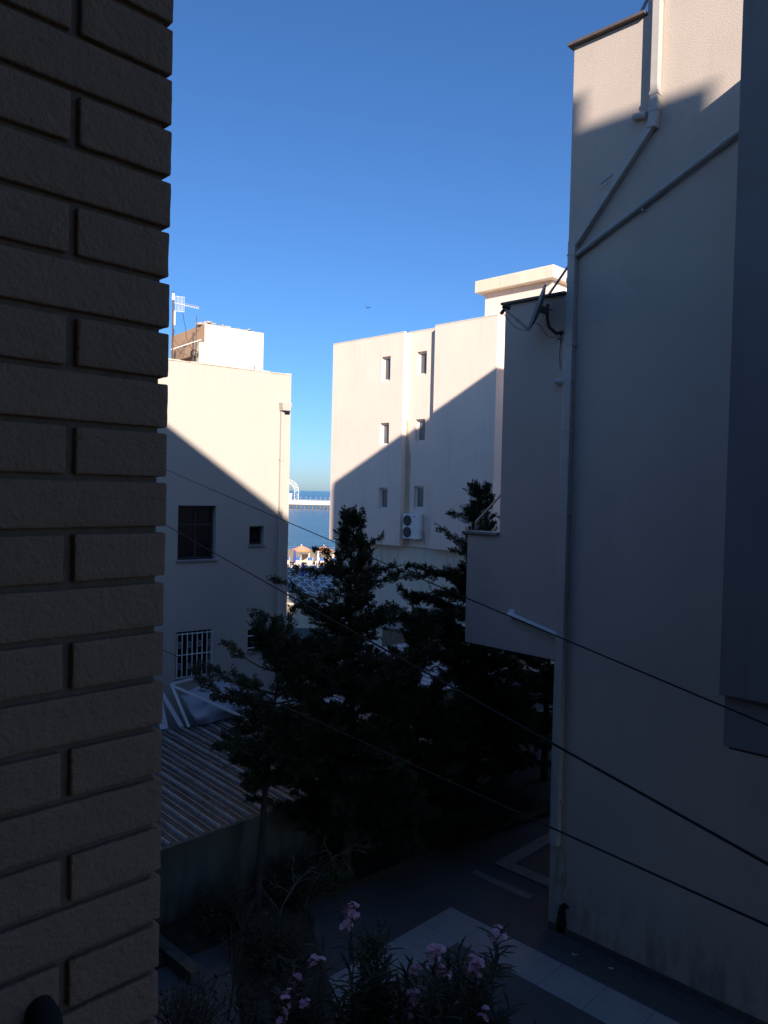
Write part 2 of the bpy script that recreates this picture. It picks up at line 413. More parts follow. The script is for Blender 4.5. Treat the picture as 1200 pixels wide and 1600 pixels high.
# ------------------------------------------------------------------ the building the camera looks out of (brick corner at left)
own = thing('brick_building', 'dark brown brick building corner filling the left edge', 'building', (-.90, .517, 0))
BX, BY = -.90, .517
ZB, ZT, PITCHZ = 5.445, 9.19, .0645
m = MB(); m.box(-5.0, -.0095, -8.0, -.0095, ZB, ZT); m.build('mortar', MT['mortar'], own)
m = MB(); m.box(-13.0, 0, -8.0, 0, 0, ZB - .001); m.box(-13.0, 0, -8.0, 0, ZT + .001, 11.0); m.box(-13.0, -5.001, -8.0, 0, ZB, ZT); m.build('wall', MT['brickfar'], own)  # unseen stretch to the left lengthened to block sky light from the courtyard
def brick_mesh(lx, ly, lz, seed):
    bm = bmesh.new(); bmesh.ops.create_cube(bm, size=1)
    bmesh.ops.scale(bm, vec=(lx, ly, lz), verts=bm.verts)
    bmesh.ops.bevel(bm, geom=bm.edges[:], offset=.0026, segments=2, affect='EDGES', profile=.6)
    for ax, L_ in ((0, lx), (1, ly), (2, lz)):
        cuts = max(2, int(L_ / .011))
        for c in range(1, cuts):
            co = Vector((0, 0, 0)); co[ax] = -L_ / 2 + L_ * c / cuts; no = Vector((0, 0, 0)); no[ax] = 1
            bmesh.ops.bisect_plane(bm, geom=bm.verts[:] + bm.edges[:] + bm.faces[:], plane_co=co, plane_no=no)
    bm.normal_update()
    for v in bm.verts:
        p = v.co * 55 + Vector((seed * 9.1, 0, 0)); n3 = noise.noise(p) * .0007 + noise.noise(p * 2.6) * .0004
        v.co += v.normal * n3
    me = bpy.data.meshes.new('brick'); bm.to_mesh(me); bm.free()
    me.polygons.foreach_set('use_smooth', [True] * len(me.polygons)); me.materials.append(MT['brick']); return me
ms = [brick_mesh(.12, .25, .0562, k) for k in range(4)]      # stretcher seen on the camera-side face
mh = [brick_mesh(.25, .12, .0562, 5 + k) for k in range(4)]  # header on that face
def brick(me, x, y, z):
    o = bpy.data.objects.new('brick', me); COL.objects.link(o); o.parent = own
    o.location = (x + rnd.uniform(-.0007, .0007), y + rnd.uniform(-.001, .001), z + rnd.uniform(-.0006, .0006))
    o.rotation_euler = (rnd.uniform(-.004, .004), rnd.uniform(-.004, .004), rnd.uniform(-.005, .005) + (pi if rnd.random() < .5 else 0))
nc = int((ZT - ZB) / PITCHZ)
for c in range(nc):
    zc = ZB + PITCHZ * (c + .5)
    # course of z 8.018..8.083 shows a header: parity follows from it
    k = round((zc - 8.0505) / PITCHZ)
    if k % 2 == 0:
        brick(rnd.choice(mh), -.125, -.06, zc)
        brick(rnd.choice(ms), -.06, -.132 - .125, zc)
        brick(rnd.choice(ms), -.06, -.132 - .262 - .125, zc)
        brick(rnd.choice(mh), -.125 - .262, -.06, zc)
    else:
        brick(rnd.choice(ms), -.06, -.125, zc)
        brick(rnd.choice(ms), -.06, -.125 - .262, zc)
        brick(rnd.choice(mh), -.132 - .125, -.06, zc)
# unseen rest behind the camera, blocks shaped to throw the shadow across the courtyard
def ow(x0, x1, y0, y1, z0, z1): return (x0 + .9, x1 + .9, y0 - .517, y1 - .517, z0, z1)
m = MB(); m.box(*ow(-.899, 7.6, -12, -.4, 0, 16.44)); m.box(*ow(7.601, 9.9, -12, -.4, 0, 16.44)); m.box(*ow(9.9, 14.05, -2.5, 0, 0, 22.85)); m.box(*ow(14.051, 26, -2.5, 0, 0, 21.5)); m.box(*ow(9.901, 26, -12, -2.501, 0, 16.44))
m.box(*ow(9.95, 11.9, -2, .0, 22.851, 23.4)); m.build('rear_shadow_wall', MT['brickfar'], own)
m = MB(); pl = [(-1.8, -.067), (9.89, 1.05), (9.89, -12), (-1.8, -12)]  # unseen slab, its edge skewed to set the shadow line on the cream house
m.add([(x + .9, y - .517, z) for z in (16.45, 16.73) for x, y in pl], [(0, 1, 2, 3), (7, 6, 5, 4), (0, 4, 5, 1), (1, 5, 6, 2), (2, 6, 7, 3), (3, 7, 4, 0)])
m.build('roof', MT['concrete'], own)
# dark tube let into the brick wall, low left
m = MB(); m.tube([(-.97, .362, 6.89), (-.88, .362, 6.88), (-.84, .355, 6.85), (-.82, .345, 6.78), (-.81, .34, 6.55), (-.81, .34, 6.2)], .017, 16)
tag(m.build('handrail', MT['black'], smooth=True), 'dark round rail end let into the brick wall, bottom left', 'handrail')

# ------------------------------------------------------------------ grey building on the right
VW = 11.55
rb = thing('apartment_building', 'tall grey-beige building on the right with a stepped side wall', 'building', (-7.05, VW, 0))
OX = 7.05
poly = [(-7.05, 0), (2, 0), (2, 19.2), (-5.74, 19.2), (-5.74, 15.1), (-7.04, 15.1), (-7.04, 10.95), (-8.31, 10.95), (-8.31, 6.76), (-9.04, 6.76), (-9.04, 4.69), (-7.05, 4.67)]
m = MB(); m.prism([(x + OX, z) for x, z in poly], 0, 8.0); m.build('wall', MT['right'], rb, bevel=.012)
def coping(x0, x1, z, ov, th, mt, seg=1.0, y1=8.0):
    n = max(1, round((x1 - x0) / seg)); s_ = (x1 - x0) / n
    for k in range(n):
        q = MB(); q.box(x0 + k * s_ + OX + .002, x0 + (k + 1) * s_ + OX - .002, -ov, .28, z, z + th); q.build('coping_stone', mt, rb, bevel=.006)
coping(-7.12, -5.745, 15.103, .09, .05, MT['coping'])
coping(-8.37, -7.045, 10.953, .07, .045, MT['coping'])
coping(-9.10, -8.315, 6.763, .07, .05, MT['greycoping'])
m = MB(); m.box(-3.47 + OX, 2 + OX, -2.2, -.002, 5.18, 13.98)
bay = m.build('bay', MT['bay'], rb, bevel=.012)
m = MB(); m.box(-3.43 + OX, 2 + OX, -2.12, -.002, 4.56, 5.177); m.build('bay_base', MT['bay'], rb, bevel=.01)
m = MB(); m.box(-3.40 + OX, 2 + OX, -2.0, -.004, 4.50, 4.557); m.build('bay_soffit', MT['coping'], rb)
m = MB(); m.box(-7.03 + OX, 2 + OX, -.025, -.002, .001, .13); m.build('skirting', MT['coping'], rb, bevel=.004)
# broken, stained plaster at the foot of the corner
def blotch(pts, y, th, seed, sub=5):
    P_ = []
    for i in range(len(pts)):
        p, q = Vector((*pts[i], 0)), Vector((*pts[(i + 1) % len(pts)], 0))
        for k in range(sub):
            t = p.lerp(q, k / sub); j = .034
            P_.append((t.x + j * noise.noise(Vector((t.x * 30, t.y * 30, seed))), t.y + j * noise.noise(Vector((t.x * 30, t.y * 30, seed + 9)))))
    q = MB(); q.prism(P_, y - th, y); return q
damp, dn, db = newmat('ochre_damp_stain')
dv = coords(dn, (2.5, 2.5, .9)); df = ramp(dn, noise_n(dn, dv, 3.2, 8, .72), .44, .60)
dcol = mix(dn, df, (.52, .445, .37), (.36, .27, .16)); dcol = mix(dn, ramp(dn, noise_n(dn, dv, 7, 6, .7), .58, .68), dcol, (.16, .115, .07))
dn.links.new(dcol, db.inputs['Base Color']); db.inputs['Roughness'].default_value = .95
blotch([(.18, .02), (.34, .02), (.36, .2), (.33, .42), (.40, .52), (.33, .56), (.24, .50), (.20, .34)], -.003, .022, 3).build('broken_plaster', MT['blackhole'], rb)
blotch([(.09, .50), (.22, .46), (.34, .60), (.35, 1.05), (.31, 1.45), (.25, 1.56), (.17, 1.50), (.13, 1.15), (.10, .85)], -.003, .003, 5, 9).build('damp_stain', damp, rb)

# rain pipes on that wall
dp = thing('downpipe', 'pale square downpipe running straight then diagonally down the grey building corner', 'downpipe', (-6.9, VW, 0))
DX = 6.9
m = MB(); m.box(-5.60 + DX, -5.47 + DX, -.135, -.012, 13.42, 19.0); m.build('upper_pipe', MT['pipe'], dp, bevel=.012)
m = MB(); m.bar((-5.535 + DX, -.07, 13.46), (-5.56 + DX, -.07, 13.26), .14, .14, up=Vector((0, 1, 0))); m.build('elbow', MT['pipe'], dp, bevel=.012)
m = MB(); m.bar((-5.545 + DX, -.07, 13.34), (-6.88 + DX, -.07, 11.72), .11, .11, up=Vector((0, 1, 0))); m.build('diagonal_pipe', MT['pipe'], dp, bevel=.01)
m = MB(); m.box(-6.97 + DX, -6.83 + DX, -.135, -.012, 1.52, 11.80); m.build('lower_pipe', MT['pipe'], dp, bevel=.012)
m = MB(); m.box(-7.04 + DX, -6.975 + DX, -.06, -.004, 1.56, 10.9); m.build('cover_strip', MT['pipe'], dp, bevel=.008)
for z in (11.55, 10.05, 8.6, 7.2, 5.9, 4.2, 2.3):
    q = MB(); q.box(-6.98 + DX, -6.82 + DX, -.143, -.004, z, z + .022); q.box(-6.84 + DX, -6.79 + DX, -.10, -.06, z - .005, z + .03); q.build('bracket', MT['pvc'], dp)
for z in (11.1, 9.45, 7.55, 6.1, 5.05, 3.0):
    q = MB(); q.box(-6.978 + DX, -6.822 + DX, -.141, -.008, z, z + .09); q.build('collar', MT['pipe'], dp, bevel=.005)
for z in (13.75, 13.5, 15.2): 
    q = MB(); q.box(-5.61 + DX, -5.46 + DX, -.142, -.008, z, z + .06); q.build('collar', MT['pipe'], dp, bevel=.005)
q = MB(); q.bar((-6.20 + DX, -.10, 12.72), (-6.42 + DX, -.10, 12.62), .03, .03); q.build('bracket', MT['pvc'], dp)
wp = thing('waste_pipe', 'thin round grey pipe slanting up to the dark bay on the right wall', 'pipe', (-6.83, VW, 0))
m = MB(); m.tube([(-.02, -.09, 11.53), (.06, -.075, 11.59), (.16, -.07, 11.64), (3.45, -.07, 13.23), (4.0, -.07, 13.5)], .042, 10); m.build('pipe', MT['pvc'], wp, smooth=True)
for t in (.05, .42, .52, .95):
    p = Vector((.16, -.07, 11.64)).lerp(Vector((2.5, -.07, 12.77)), t); dd = Vector((2.34, 0, 1.13)).normalized() * .05
    q = MB(); q.tube([p - dd, p + dd], .053, 10); q.build('pipe_collar', MT['pvc'], wp, smooth=False)
q = MB(); q.tube([(1.15, -.10, 12.03), (1.15, .0, 12.03)], .02, 6); q.build('clip', MT['pvc'], wp)
op = thing('overflow_pipe', 'short white pipe sloping across the balcony wall into the downpipe', 'pipe', (-8.0, VW, 0))
m = MB(); m.tube([(.02, .02, 5.36), (.02, -.05, 5.37), (.05, -.085, 5.365), (.12, -.09, 5.345), (.93, -.09, 5.155), (1.0, -.09, 5.13), (1.04, -.07, 5.06)], .045, 10); m.build('pipe', MT['white'], op, smooth=True)
m = MB(); m.tube([(.02, -.006, 5.36), (.02, -.03, 5.365)], .085, 14); m.build('wall_flange', MT['white'], op)
for nm, lb, x, z, w_ in (('spout', 'short stub pipe beside the upper downpipe near the sunlit edge', -5.75, 13.52, .15), ('spout', 'short stub pipe leaving the wall below the satellite dish', -7.03, 9.47, .16)):
    m = MB(); m.tube([(x - w_ * .9, VW - .075, z + .01), (x - w_ * .3, VW - .08, z), (x + .08, VW - .08, z - .02)], .05, 10)
    m.tube([(x - w_ * .7, VW + .02, z + .01), (x - w_ * .7, VW - .075, z + .01)], .05, 10)
    tag(m.build(nm, MT['pvc'], smooth=False), lb, 'pipe', 'stub pipes on the grey wall')

# satellite dish, seen edge on
sd = thing('satellite_dish', 'dark satellite dish seen edge-on on the grey wall', 'satellite dish', (-7.12, VW, 10.2))
def sdl(x, y, z): return Vector((x + 7.12, y - VW, z - 10.2))
cdish = sdl(-7.36, 11.12, 10.69)
ndish = Vector((-.70, -.62, .30)).normalized(); ux = ndish.cross(UPZ).normalized(); uz = ux.cross(ndish)
m = MB(); N = 32; rings = 6; vs = [cdish - ndish * .075]; fs = []
for k in range(1, rings + 1):
    for j in range(N):
        an = 2 * pi * j / N; rr = .39 * k / rings
        vs.append(cdish + ux * cos(an) * rr + uz * sin(an) * rr * 1.06 - ndish * .075 * (1 - (k / rings) ** 2))
vs2 = [v - ndish * .012 for v in vs]; nv = len(vs)
for j in range(N):
    fs.append((0, 1 + j, 1 + (j + 1) % N))
    for k in range(rings - 1): fs.append((1 + k * N + j, 1 + (k + 1) * N + j, 1 + (k + 1) * N + (j + 1) % N, 1 + k * N + (j + 1) % N))
fs += [tuple(i + nv for i in reversed(q)) for q in fs]
for j in range(N):
    p, q = 1 + (rings - 1) * N + j, 1 + (rings - 1) * N + (j + 1) % N; fs.append((p, q, q + nv, p + nv))
m.add(vs + vs2, fs); m.build('reflector', MT['dish'], sd, smooth=True)
low = cdish - uz * .40; lnb = cdish + ndish * .50 - uz * .20
m = MB(); m.bar(low - ndish * .02, lnb, .035, .03); m.bar(low + (lnb - low) * .40, low + (lnb - low) * .52, .055, .055); m.build('arm', MT['steel'], sd)
m = MB(); m.tube([lnb + uz * .05 + ndish * .05, lnb + uz * .05 - ndish * .09], .04, 10); m.tube([lnb, lnb - uz * .09 + ndish * .03], .03, 8); m.build('receiver', MT['darkmetal'], sd)
m = MB()
pm = cdish - ndish * .20
m.tube([pm + UPZ * .12, pm - UPZ * .12, pm + Vector((.02, .03, -.26)), pm + Vector((.10, .12, -.36)), sdl(-7.10, VW - .03, 10.30)], .028, 10); m.build('mount_pole', MT['darkmetal'], sd, smooth=True)
m = MB(); m.bar(pm, cdish - ndish * .07, .09, .10); m.tube([pm + Vector((-.05, -.05, .03)), pm + Vector((.06, .06, .03))], .012, 6); m.build('clamp', MT['darkmetal'], sd)
m = MB(); m.box(-.09, -.02, -.012, -.003, -.06, .14); m.box(.015, .085, -.012, -.003, -.06, .16)
m.box(-.085, -.03, -.06, -.012, .0, .02); m.box(.02, .08, -.06, -.012, .0, .02); m.build('wall_bracket', MT['steel'], sd)
m = MB()
pts = [lnb - uz * .06]
for t in range(1, 9): pts.append((lnb - uz * .06).lerp(low, t / 8) - UPZ * .10 * sin(pi * t / 8))
for t in range(1, 13): pts.append(low.lerp(sdl(-7.13, VW - .02, 10.33), t / 12) + UPZ * (.12 * sin(2 * pi * t / 12)) + Vector((0, -.04 * sin(pi * t / 12), 0)))
for t in range(1, 9): pts.append(Vector((-.01 + .01 * sin(t), -.015, .12 - .08 * t)))
m.tube(pts, .005, 5); m.build('cable', MT['black'], sd)

# sloped hand rails on the terraces
def rail(lb, pts, r=.028):
    o = Vector(pts[0]); m = MB(); m.tube([Vector(p) - o for p in pts], r, 10)
    x = m.build('handrail', MT['steel'], loc=o, smooth=True); tag(x, lb, 'handrail', 'slanting rails on the terraces'); return x
rail('slanting grey rail rising from the balcony ledge beside the dark tree', [(-9.02, 11.78, 6.81), (-9.02, 11.78, 6.96), (-9.0, 11.78, 7.0), (-8.5, 11.78, 7.46), (-8.25, 11.78, 7.69)], .02)
rail('slanting grey rail on the roof behind the satellite dish', [(-7.62, 11.78, 10.97), (-7.58, 11.78, 11.03), (-7.12, 11.78, 11.55), (-7.0, 11.78, 11.68)], .022)
rail('slanting rail at the top roof edge of the right building', [(-6.12, 11.9, 15.15), (-6.10, 11.9, 15.30), (-5.9, 11.9, 15.62), (-5.72, 11.9, 15.85)])

# ------------------------------------------------------------------ pale pink building in the middle
VM = 25.8
mb = thing('apartment_building', 'pale pink sea-front building with six small windows in two columns', 'building', (-29, VM, 0))
MX = 29.0
def window(root, x0, x1, z0, z1, y, depth, fmat, gmat, fw=.05, mull=None, sill=None, sillmat=None):
    q = MB(); yy = y + depth - .05
    q.box(x0, x0 + fw, yy, yy + .05, z0, z1); q.box(x1 - fw, x1, yy, yy + .05, z0, z1)
    q.box(x0 + fw, x1 - fw, yy, yy + .05, z1 - fw, z1); q.box(x0 + fw, x1 - fw, yy, yy + .05, z0, z0 + fw)
    for mx in (mull or []): q.box(mx - .025, mx + .025, yy + .004, yy + .05, z0 + fw, z1 - fw)
    wn = q.build('window', fmat, root, bevel=.004)
    q = MB(); q.box(x0 + fw * .5, x1 - fw * .5, yy + .03, yy + .045, z0 + fw * .5, z1 - fw * .5); q.build('pane', gmat, wn)
    if sill:
        q = MB(); q.box(x0 - sill, x1 + sill, y - .05, y + depth - .052, z0 - .045, z0 - .002); q.build('sill', sillmat, wn, bevel=.004)
    return wn
TOPM = 14.84; BOT = 5.05; RC = .27
wA = [(-25.56, -24.98, 12.72, 13.86), (-25.56, -24.98, 9.72, 10.76), (-25.56, -24.98, 6.72, 7.72)]
wB = [(-23.56, -22.98, 12.86, 13.92), (-23.56, -22.98, 9.83, 10.86), (-23.56, -22.98, 6.80, 7.82)]
sh = lambda L_: [(a + MX, b + MX, c, d) for a, b, c, d in L_]
m = MB()
m.holed(0, 4.86, BOT, TOPM, sh(wA), 0, .20)
m.holed(4.86, 6.71, BOT, TOPM, sh(wB), RC, .20)
x1 = 10.08
m.add([(6.71, 0, BOT), (x1, 0, BOT), (x1, 0, TOPM + .03), (6.71, 0, TOPM + .03)], [(0, 1, 2, 3)])
m.add([(4.86, 0, BOT), (4.86, RC, BOT), (4.86, RC, TOPM), (4.86, 0, TOPM)], [(0, 1, 2, 3)])
m.add([(6.71, RC, BOT), (6.71, 0, BOT), (6.71, 0, TOPM), (6.71, RC, TOPM)], [(0, 1, 2, 3)])
m.add([(x1, 0, BOT), (x1, 2.2, BOT), (x1, 2.2, TOPM + .03), (x1, 0, TOPM + .03)], [(0, 1, 2, 3)])
m.add([(x1, 2.2, 0), (17, 2.2, 0), (17, 2.2, TOPM), (x1, 2.2, TOPM)], [(0, 1, 2, 3)])
m.add([(17, 2.2, 0), (17, 11, 0), (17, 11, TOPM), (17, 2.2, TOPM)], [(0, 1, 2, 3)])
m.add([(0, 11, BOT), (0, 0, BOT), (0, 0, TOPM), (0, 11, TOPM)], [(0, 1, 2, 3)])
m.add([(17, 11, 0), (0, 11, 0), (0, 11, TOPM), (17, 11, TOPM)], [(0, 1, 2, 3)])
m.add([(0, 0, TOPM), (4.86, 0, TOPM), (4.86, RC, TOPM), (6.71, RC, TOPM), (6.71, 0, TOPM + .0), (x1, 0, TOPM), (x1, 2.2, TOPM), (17, 2.2, TOPM), (17, 11, TOPM), (0, 11, TOPM)], [tuple(range(10))])
m.add([(0, 0, BOT), (0, .6, BOT), (x1, .6, BOT), (x1, 0, BOT), (6.71, 0, BOT), (6.71, RC, BOT), (4.86, RC, BOT), (4.86, 0, BOT)], [tuple(range(8))])
m.build('wall', [MT['mid'], MT['frame']], mb)
m = MB(); m.box(.02, x1 - .02, .40, 10.9, 0, BOT - .002); m.build('ground_storey', MT['midlow'], mb)
m = MB()
for (p, q, y) in ((0, 4.86, 0), (6.71, x1, 0), (4.87, 6.70, RC)):
    m.box(p - .0, q + .0, y - .012, y + .16, TOPM + .004 + (.03 if p == 6.71 else 0), TOPM + .05 + (.03 if p == 6.71 else 0))
m.build('parapet_cap', MT['slab'], mb, bevel=.01)
for i, hs in enumerate(wA + wB):
    y = 0 if i < 3 else RC
    a, b, c, d = hs
    wn = window(mb, a + MX, b + MX, c, d, y, .20, MT['frame'], MT['curtain'], .085)
# dark rain stain down the inner corner (a stain with its own shape)
q = blotch([(.012, 5.1), (.38, 5.1), (.30, 7.5), (.34, 9.0), (.16, 10.2), (.10, 10.8), (.02, 10.9)], 0, .003, 2, 6)
q.v = [(x + 4.862, RC - .001 + y, z) for x, y, z in q.v]
q.build('rain_stain', simple('ochre_rain_stain', (.40, .32, .20), .95, 0, .45, 3, c2=(.55, .45, .33)), mb)
# roof house with an overhanging slab
m = MB(); m.box(-21.54 + MX, -18.0 + MX, 2.55, 5.8, TOPM + .01, 16.68); m.build('roof_house', MT['mid'], mb, bevel=.02)
m = MB(); m.box(-21.88 + MX, -17.74 + MX, 2.2, 6.1, 16.683, 17.23); m.build('roof_slab', MT['slab'], mb, bevel=.03)

# outdoor air-conditioning unit
ac = thing('air_conditioner', 'white outdoor air conditioner with two round fans below the window', 'air conditioner', (-23.88, VM + RC - .36, 5.42))
m = MB(); m.box(0, .96, 0, .33, 0, 1.14); m.build('casing', MT['white'], ac, bevel=.02)
for z in (.30, .83):
    m = MB(); m.tube([(.29, -.012, z), (.29, .01, z)], .245, 28); fan = m.build('fan_grille', MT['darkmetal'], ac)
    q = MB()
    for rr in (.06, .12, .18, .24): 
        P_ = [(.29 + rr * cos(t * pi / 12), -.02, z + rr * sin(t * pi / 12)) for t in range(25)]; q.tube(P_, .005, 4, cap=False)
    for t in range(8): q.bar((.29, -.022, z), (.29 + .24 * cos(t * pi / 4), -.022, z + .24 * sin(t * pi / 4)), .006, .006)
    q.build('grille_wires', MT['dish'], fan)
m = MB(); m.box(.62, .78, -.008, -.001, 1.0, 1.06); m.box(.80, .86, -.006, -.001, .5, .53); m.build('label_plate', MT['pvc'], ac)
m = MB(); m.tube([(.97, .2, .4), (1.03, .2, .36), (1.06, .3, .2), (1.04, .34, -.2)], .02, 6); m.build('hose', MT['pvc'], ac)
m = MB(); m.box(.08, .13, 0, .35, -.06, -.002); m.box(.82, .87, 0, .35, -.06, -.002); m.build('bracket', MT['steel'], ac)

# ------------------------------------------------------------------ cream building on the left
LB = (-16.88, 10.02, 0); LRZ = R(81.5)
lb = thing('apartment_building', 'pale cream house on the left with a dark window and a drainpipe', 'building', LB, LRZ)
wl = [(0.0, 1.01, 5.69, 7.06), (1.96, 2.385, 6.03, 6.53), (0.0, .96, 2.72, 3.91), (1.97, 2.46, 3.2, 3.80)]
m = MB(); LTOP = 10.6; x0, x1 = -9.0, 3.13
m.holed(x0, x1, 0, LTOP, wl, 0, .22)
m.add([(x1, 0, 0), (x1, 9, 0), (x1, 9, LTOP), (x1, 0, LTOP)], [(0, 1, 2, 3)])
m.add([(x0, 9, 0), (x0, 0, 0), (x0, 0, LTOP), (x0, 9, LTOP)], [(0, 1, 2, 3)])
m.add([(x1, 9, 0), (x0, 9, 0), (x0, 9, LTOP), (x1, 9, LTOP)], [(0, 1, 2, 3)])
m.add([(x0, 0, LTOP), (x1, 0, LTOP), (x1, 9, LTOP), (x0, 9, LTOP)], [(0, 1, 2, 3)])
m.build('wall', MT['left'], lb)
m = MB()
xx = x0
while xx < x1 - .02:        # crumbling rough edge along the parapet
    s_ = rnd.uniform(.10, .4); e = min(x1, xx + s_); m.box(xx, e - .004, -.012 - rnd.random() * .012, .15, LTOP + .003, LTOP + .018 + rnd.random() * .022); xx = e
m.build('parapet_cap', MT['slab'], lb, bevel=.005)
window(lb, *wl[0], 0, .22, MT['darkframe'], MT['glass'], .06, [.52], .04, MT['greycoping'])
window(lb, *wl[1], 0, .22, MT['darkframe'], MT['glass'], .05, None, .03, MT['greycoping'])
m = MB(); m.box(.06, .95, .175, .205, 6.55, 6.60); m.build('transom', MT['darkframe'], lb)
w3 = window(lb, *wl[2], 0, .22, MT['darkframe'], MT['glass'], .05, [.48], .03, MT['greycoping'])
window(lb, *wl[3], 0, .22, MT['darkframe'], MT['glass'], .05, None, .03, MT['greycoping'])
m = MB()
for k in range(8): xx = .02 + k * .132; m.box(xx - .011, xx + .011, -.035, -.013, 2.76, 3.88)
for z in (2.76, 3.32, 3.84): m.box(.01, .95, -.036, -.012, z, z + .022)
for k in range(0, 7, 2):        # scroll ornaments between the bars
    cx = .086 + k * .132
    for cz in (3.58, 3.05):
        for s_ in (-1, 1):
            for q_ in (0, 1):
                P_ = [(cx + s_ * (.008 + .028 * sin(t * .75)), -.024, cz + (1 if q_ else -1) * (.012 + .014 * t)) for t in range(6)]
                m.tube(P_, .0055, 4)
m.build('grille', MT['white'], w3)
m = MB(); m.box(1.95, 2.48, -.03, -.008, 3.62, 3.65); m.box(1.95, 2.48, -.03, -.008, 3.3, 3.33); m.build('grille', MT['white'], lb)
hut = MB(); hut.box(1.143, 2.915, 1.2, 3.55, LTOP + .002, 11.89)
hm = hut; hm.mi[4] = 1        # the face on the low-x side is bare render
hm.build('roof_house', [MT['lefthut'], MT['tan']], lb, bevel=.012)
m = MB(); m.box(1.06, 1.142, 1.55, 3.0, 11.05, 11.10); m.build('wall_ledge', MT['rust'], lb)
m = MB(); m.box(.865, 1.075, .88, 1.10, LTOP + .002, 11.33); m.build('chimney_box', MT['lefthut'], lb, bevel=.03)
m = MB(); m.tube([(2.56, .92, LTOP), (2.56, .92, 11.06)], .052, 12); tag(m.build('flue_pipe', MT['white'], loc=Matrix.Rotation(LRZ, 4, 'Z') @ Vector((0, 0, 0)) + Vector(LB)), 'short white flue pipe on the left building roof edge', 'pipe').rotation_euler = (0, 0, LRZ)
dpl = thing('downpipe', 'cream drainpipe with a hopper box on the left building', 'downpipe', LB, LRZ)
m = MB(); m.add([(2.75, -.22, 9.83), (3.05, -.22, 9.83), (3.05, -.004, 9.83), (2.75, -.004, 9.83), (2.78, -.2, 9.62), (3.01, -.2, 9.62), (3.01, -.004, 9.62), (2.78, -.004, 9.62)], [(3, 2, 1, 0), (4, 5, 6, 7), (0, 1, 5, 4), (1, 2, 6, 5), (2, 3, 7, 6), (3, 0, 4, 7)])
m.build('hopper', MT['left'], dpl, bevel=.008)
m = MB(); m.box(2.80, 2.89, -.10, -.006, .2, 9.62); m.build('pipe', MT['left'], dpl, bevel=.01)
for z in (8.3, 6.9, 5.4, 4.0):
    q = MB(); q.box(2.785, 2.905, -.108, -.004, z, z + .03); q.build('bracket', MT['left'], dpl)

LM = Matrix.Translation(LB) @ Matrix.Rotation(LRZ, 4, 'Z')
# television aerial and its mast
ae = thing('tv_aerial', 'television aerial with a white mesh reflector on a tall rusty mast', 'aerial', LM @ Vector((.14, .9, LTOP)), LRZ)
m = MB(); m.tube([(0, 0, 0), (0, 0, 1.90)], [.022, .018], 8); m.build('mast', MT['rust'], ae)
m = MB(); m.box(-.03, .03, -.03, .03, 1.68, 1.86); m.box(.02, .06, -.03, .03, 1.05, 1.42); m.build('junction_box', MT['white'], ae, bevel=.008)
m = MB(); an_d = Vector((.95, -.2, 0)).normalized(); sdv = Vector((-an_d.y, an_d.x, 0))
for k in range(7): xx = .07 + k * .035; m.tube([(xx, -.03 * k * .2, 1.42), (xx, -.03 * k * .2, 1.80)], .005, 5)
for z in (1.42, 1.61, 1.80): m.tube([(.06, 0, z), (.29, -.04, z)], .006, 5)
m.build('reflector', MT['white'], ae)
m = MB(); m.tube([(0, 0, 1.62), an_d * .66 + Vector((0, 0, 1.56))], .008, 6)
for k in range(9):
    p = an_d * (.30 + k * .042) + Vector((0, 0, 1.60 - k * .004)); m.tube([p - sdv * .09 + UPZ * .02, p + sdv * .09 + UPZ * .02], .005, 4); m.tube([p - UPZ * .035, p + UPZ * .035], .005, 4)
m.build('boom', MT['white'], ae)
m = MB(); m.tube([(.25, -.03, 1.42), (.30, 0, 1.2), (.36, .02, 1.0), (.38, .04, .8), (.5, .1, .62), (.64, .2, .5), (.7, .25, .35)], .006, 5)
m.tube([(.02, 0, .72), (.12, .03, .60), (.3, .1, .55), (.5, .15, .60)], .005, 4); m.tube([(0, .02, .55), (.3, .1, .38), (.62, .25, .36)], .005, 4)
m.tube([(0, 0, 1.0), (.05, .02, .9), (.02, .03, .7)], .008, 4); m.build('cable', MT['black'], ae)
ms2 = thing('roof_mast', 'thin bare pole standing in front of the tan roof hut', 'pole', LM @ Vector((.78, .9, LTOP)), LRZ)
m = MB(); m.tube([(0, 0, 0), (0, 0, 1.38)], .009, 6); m.build('pole', MT['rust'], ms2)
m = MB(); m.tube([(-.07, .02, .2), (-.07, .02, .95)], .02, 6); m.tube([(-.02, .0, .3), (.02, .03, .7)], .012, 5); m.build('insulator', MT['darkmetal'], ms2)
m = MB()
for k in range(4):
    rr = .085 + .008 * k; m.tube([(-.03 + rr * cos(t * pi / 9), .01 * k, .40 + rr * sin(t * pi / 9)) for t in range(19)], .006, 4, cap=False)
m.build('cable_coil', MT['black'], ms2)
m = MB(); m.tube([(-.68, .0, .42), (.12, -.05, .78)], .012, 6); m.build('guy_tube', MT['white'], ms2)
# rubble and weeds on the hut roof
rub = MB()
for k in range(36):
    t = rnd.random() ** 1.6; x = 1.16 + t * 1.35; y = 1.22 + rnd.random() * .5; s_ = .022 + .05 * rnd.random() * (1 - t * .5)
    mm = Matrix.Translation((x, y, 11.905 + s_ * .25 + (.05 * rnd.random() if t < .3 else 0))) @ Matrix.Rotation(rnd.random() * 3, 4, 'Z') @ Matrix.Rotation(rnd.uniform(-.5, .5), 4, 'X')
    rub.box(-s_ * 1.8, s_ * 1.8, -s_, s_, -s_ * .35, s_ * .35, 0, mm)
o = tag(rub.build('rubble', MT['concrete'], bevel=.004), 'loose broken rubble and scraps on the hut roof edge', 'rubble'); o.matrix_world = LM
o['kind'] = 'stuff'

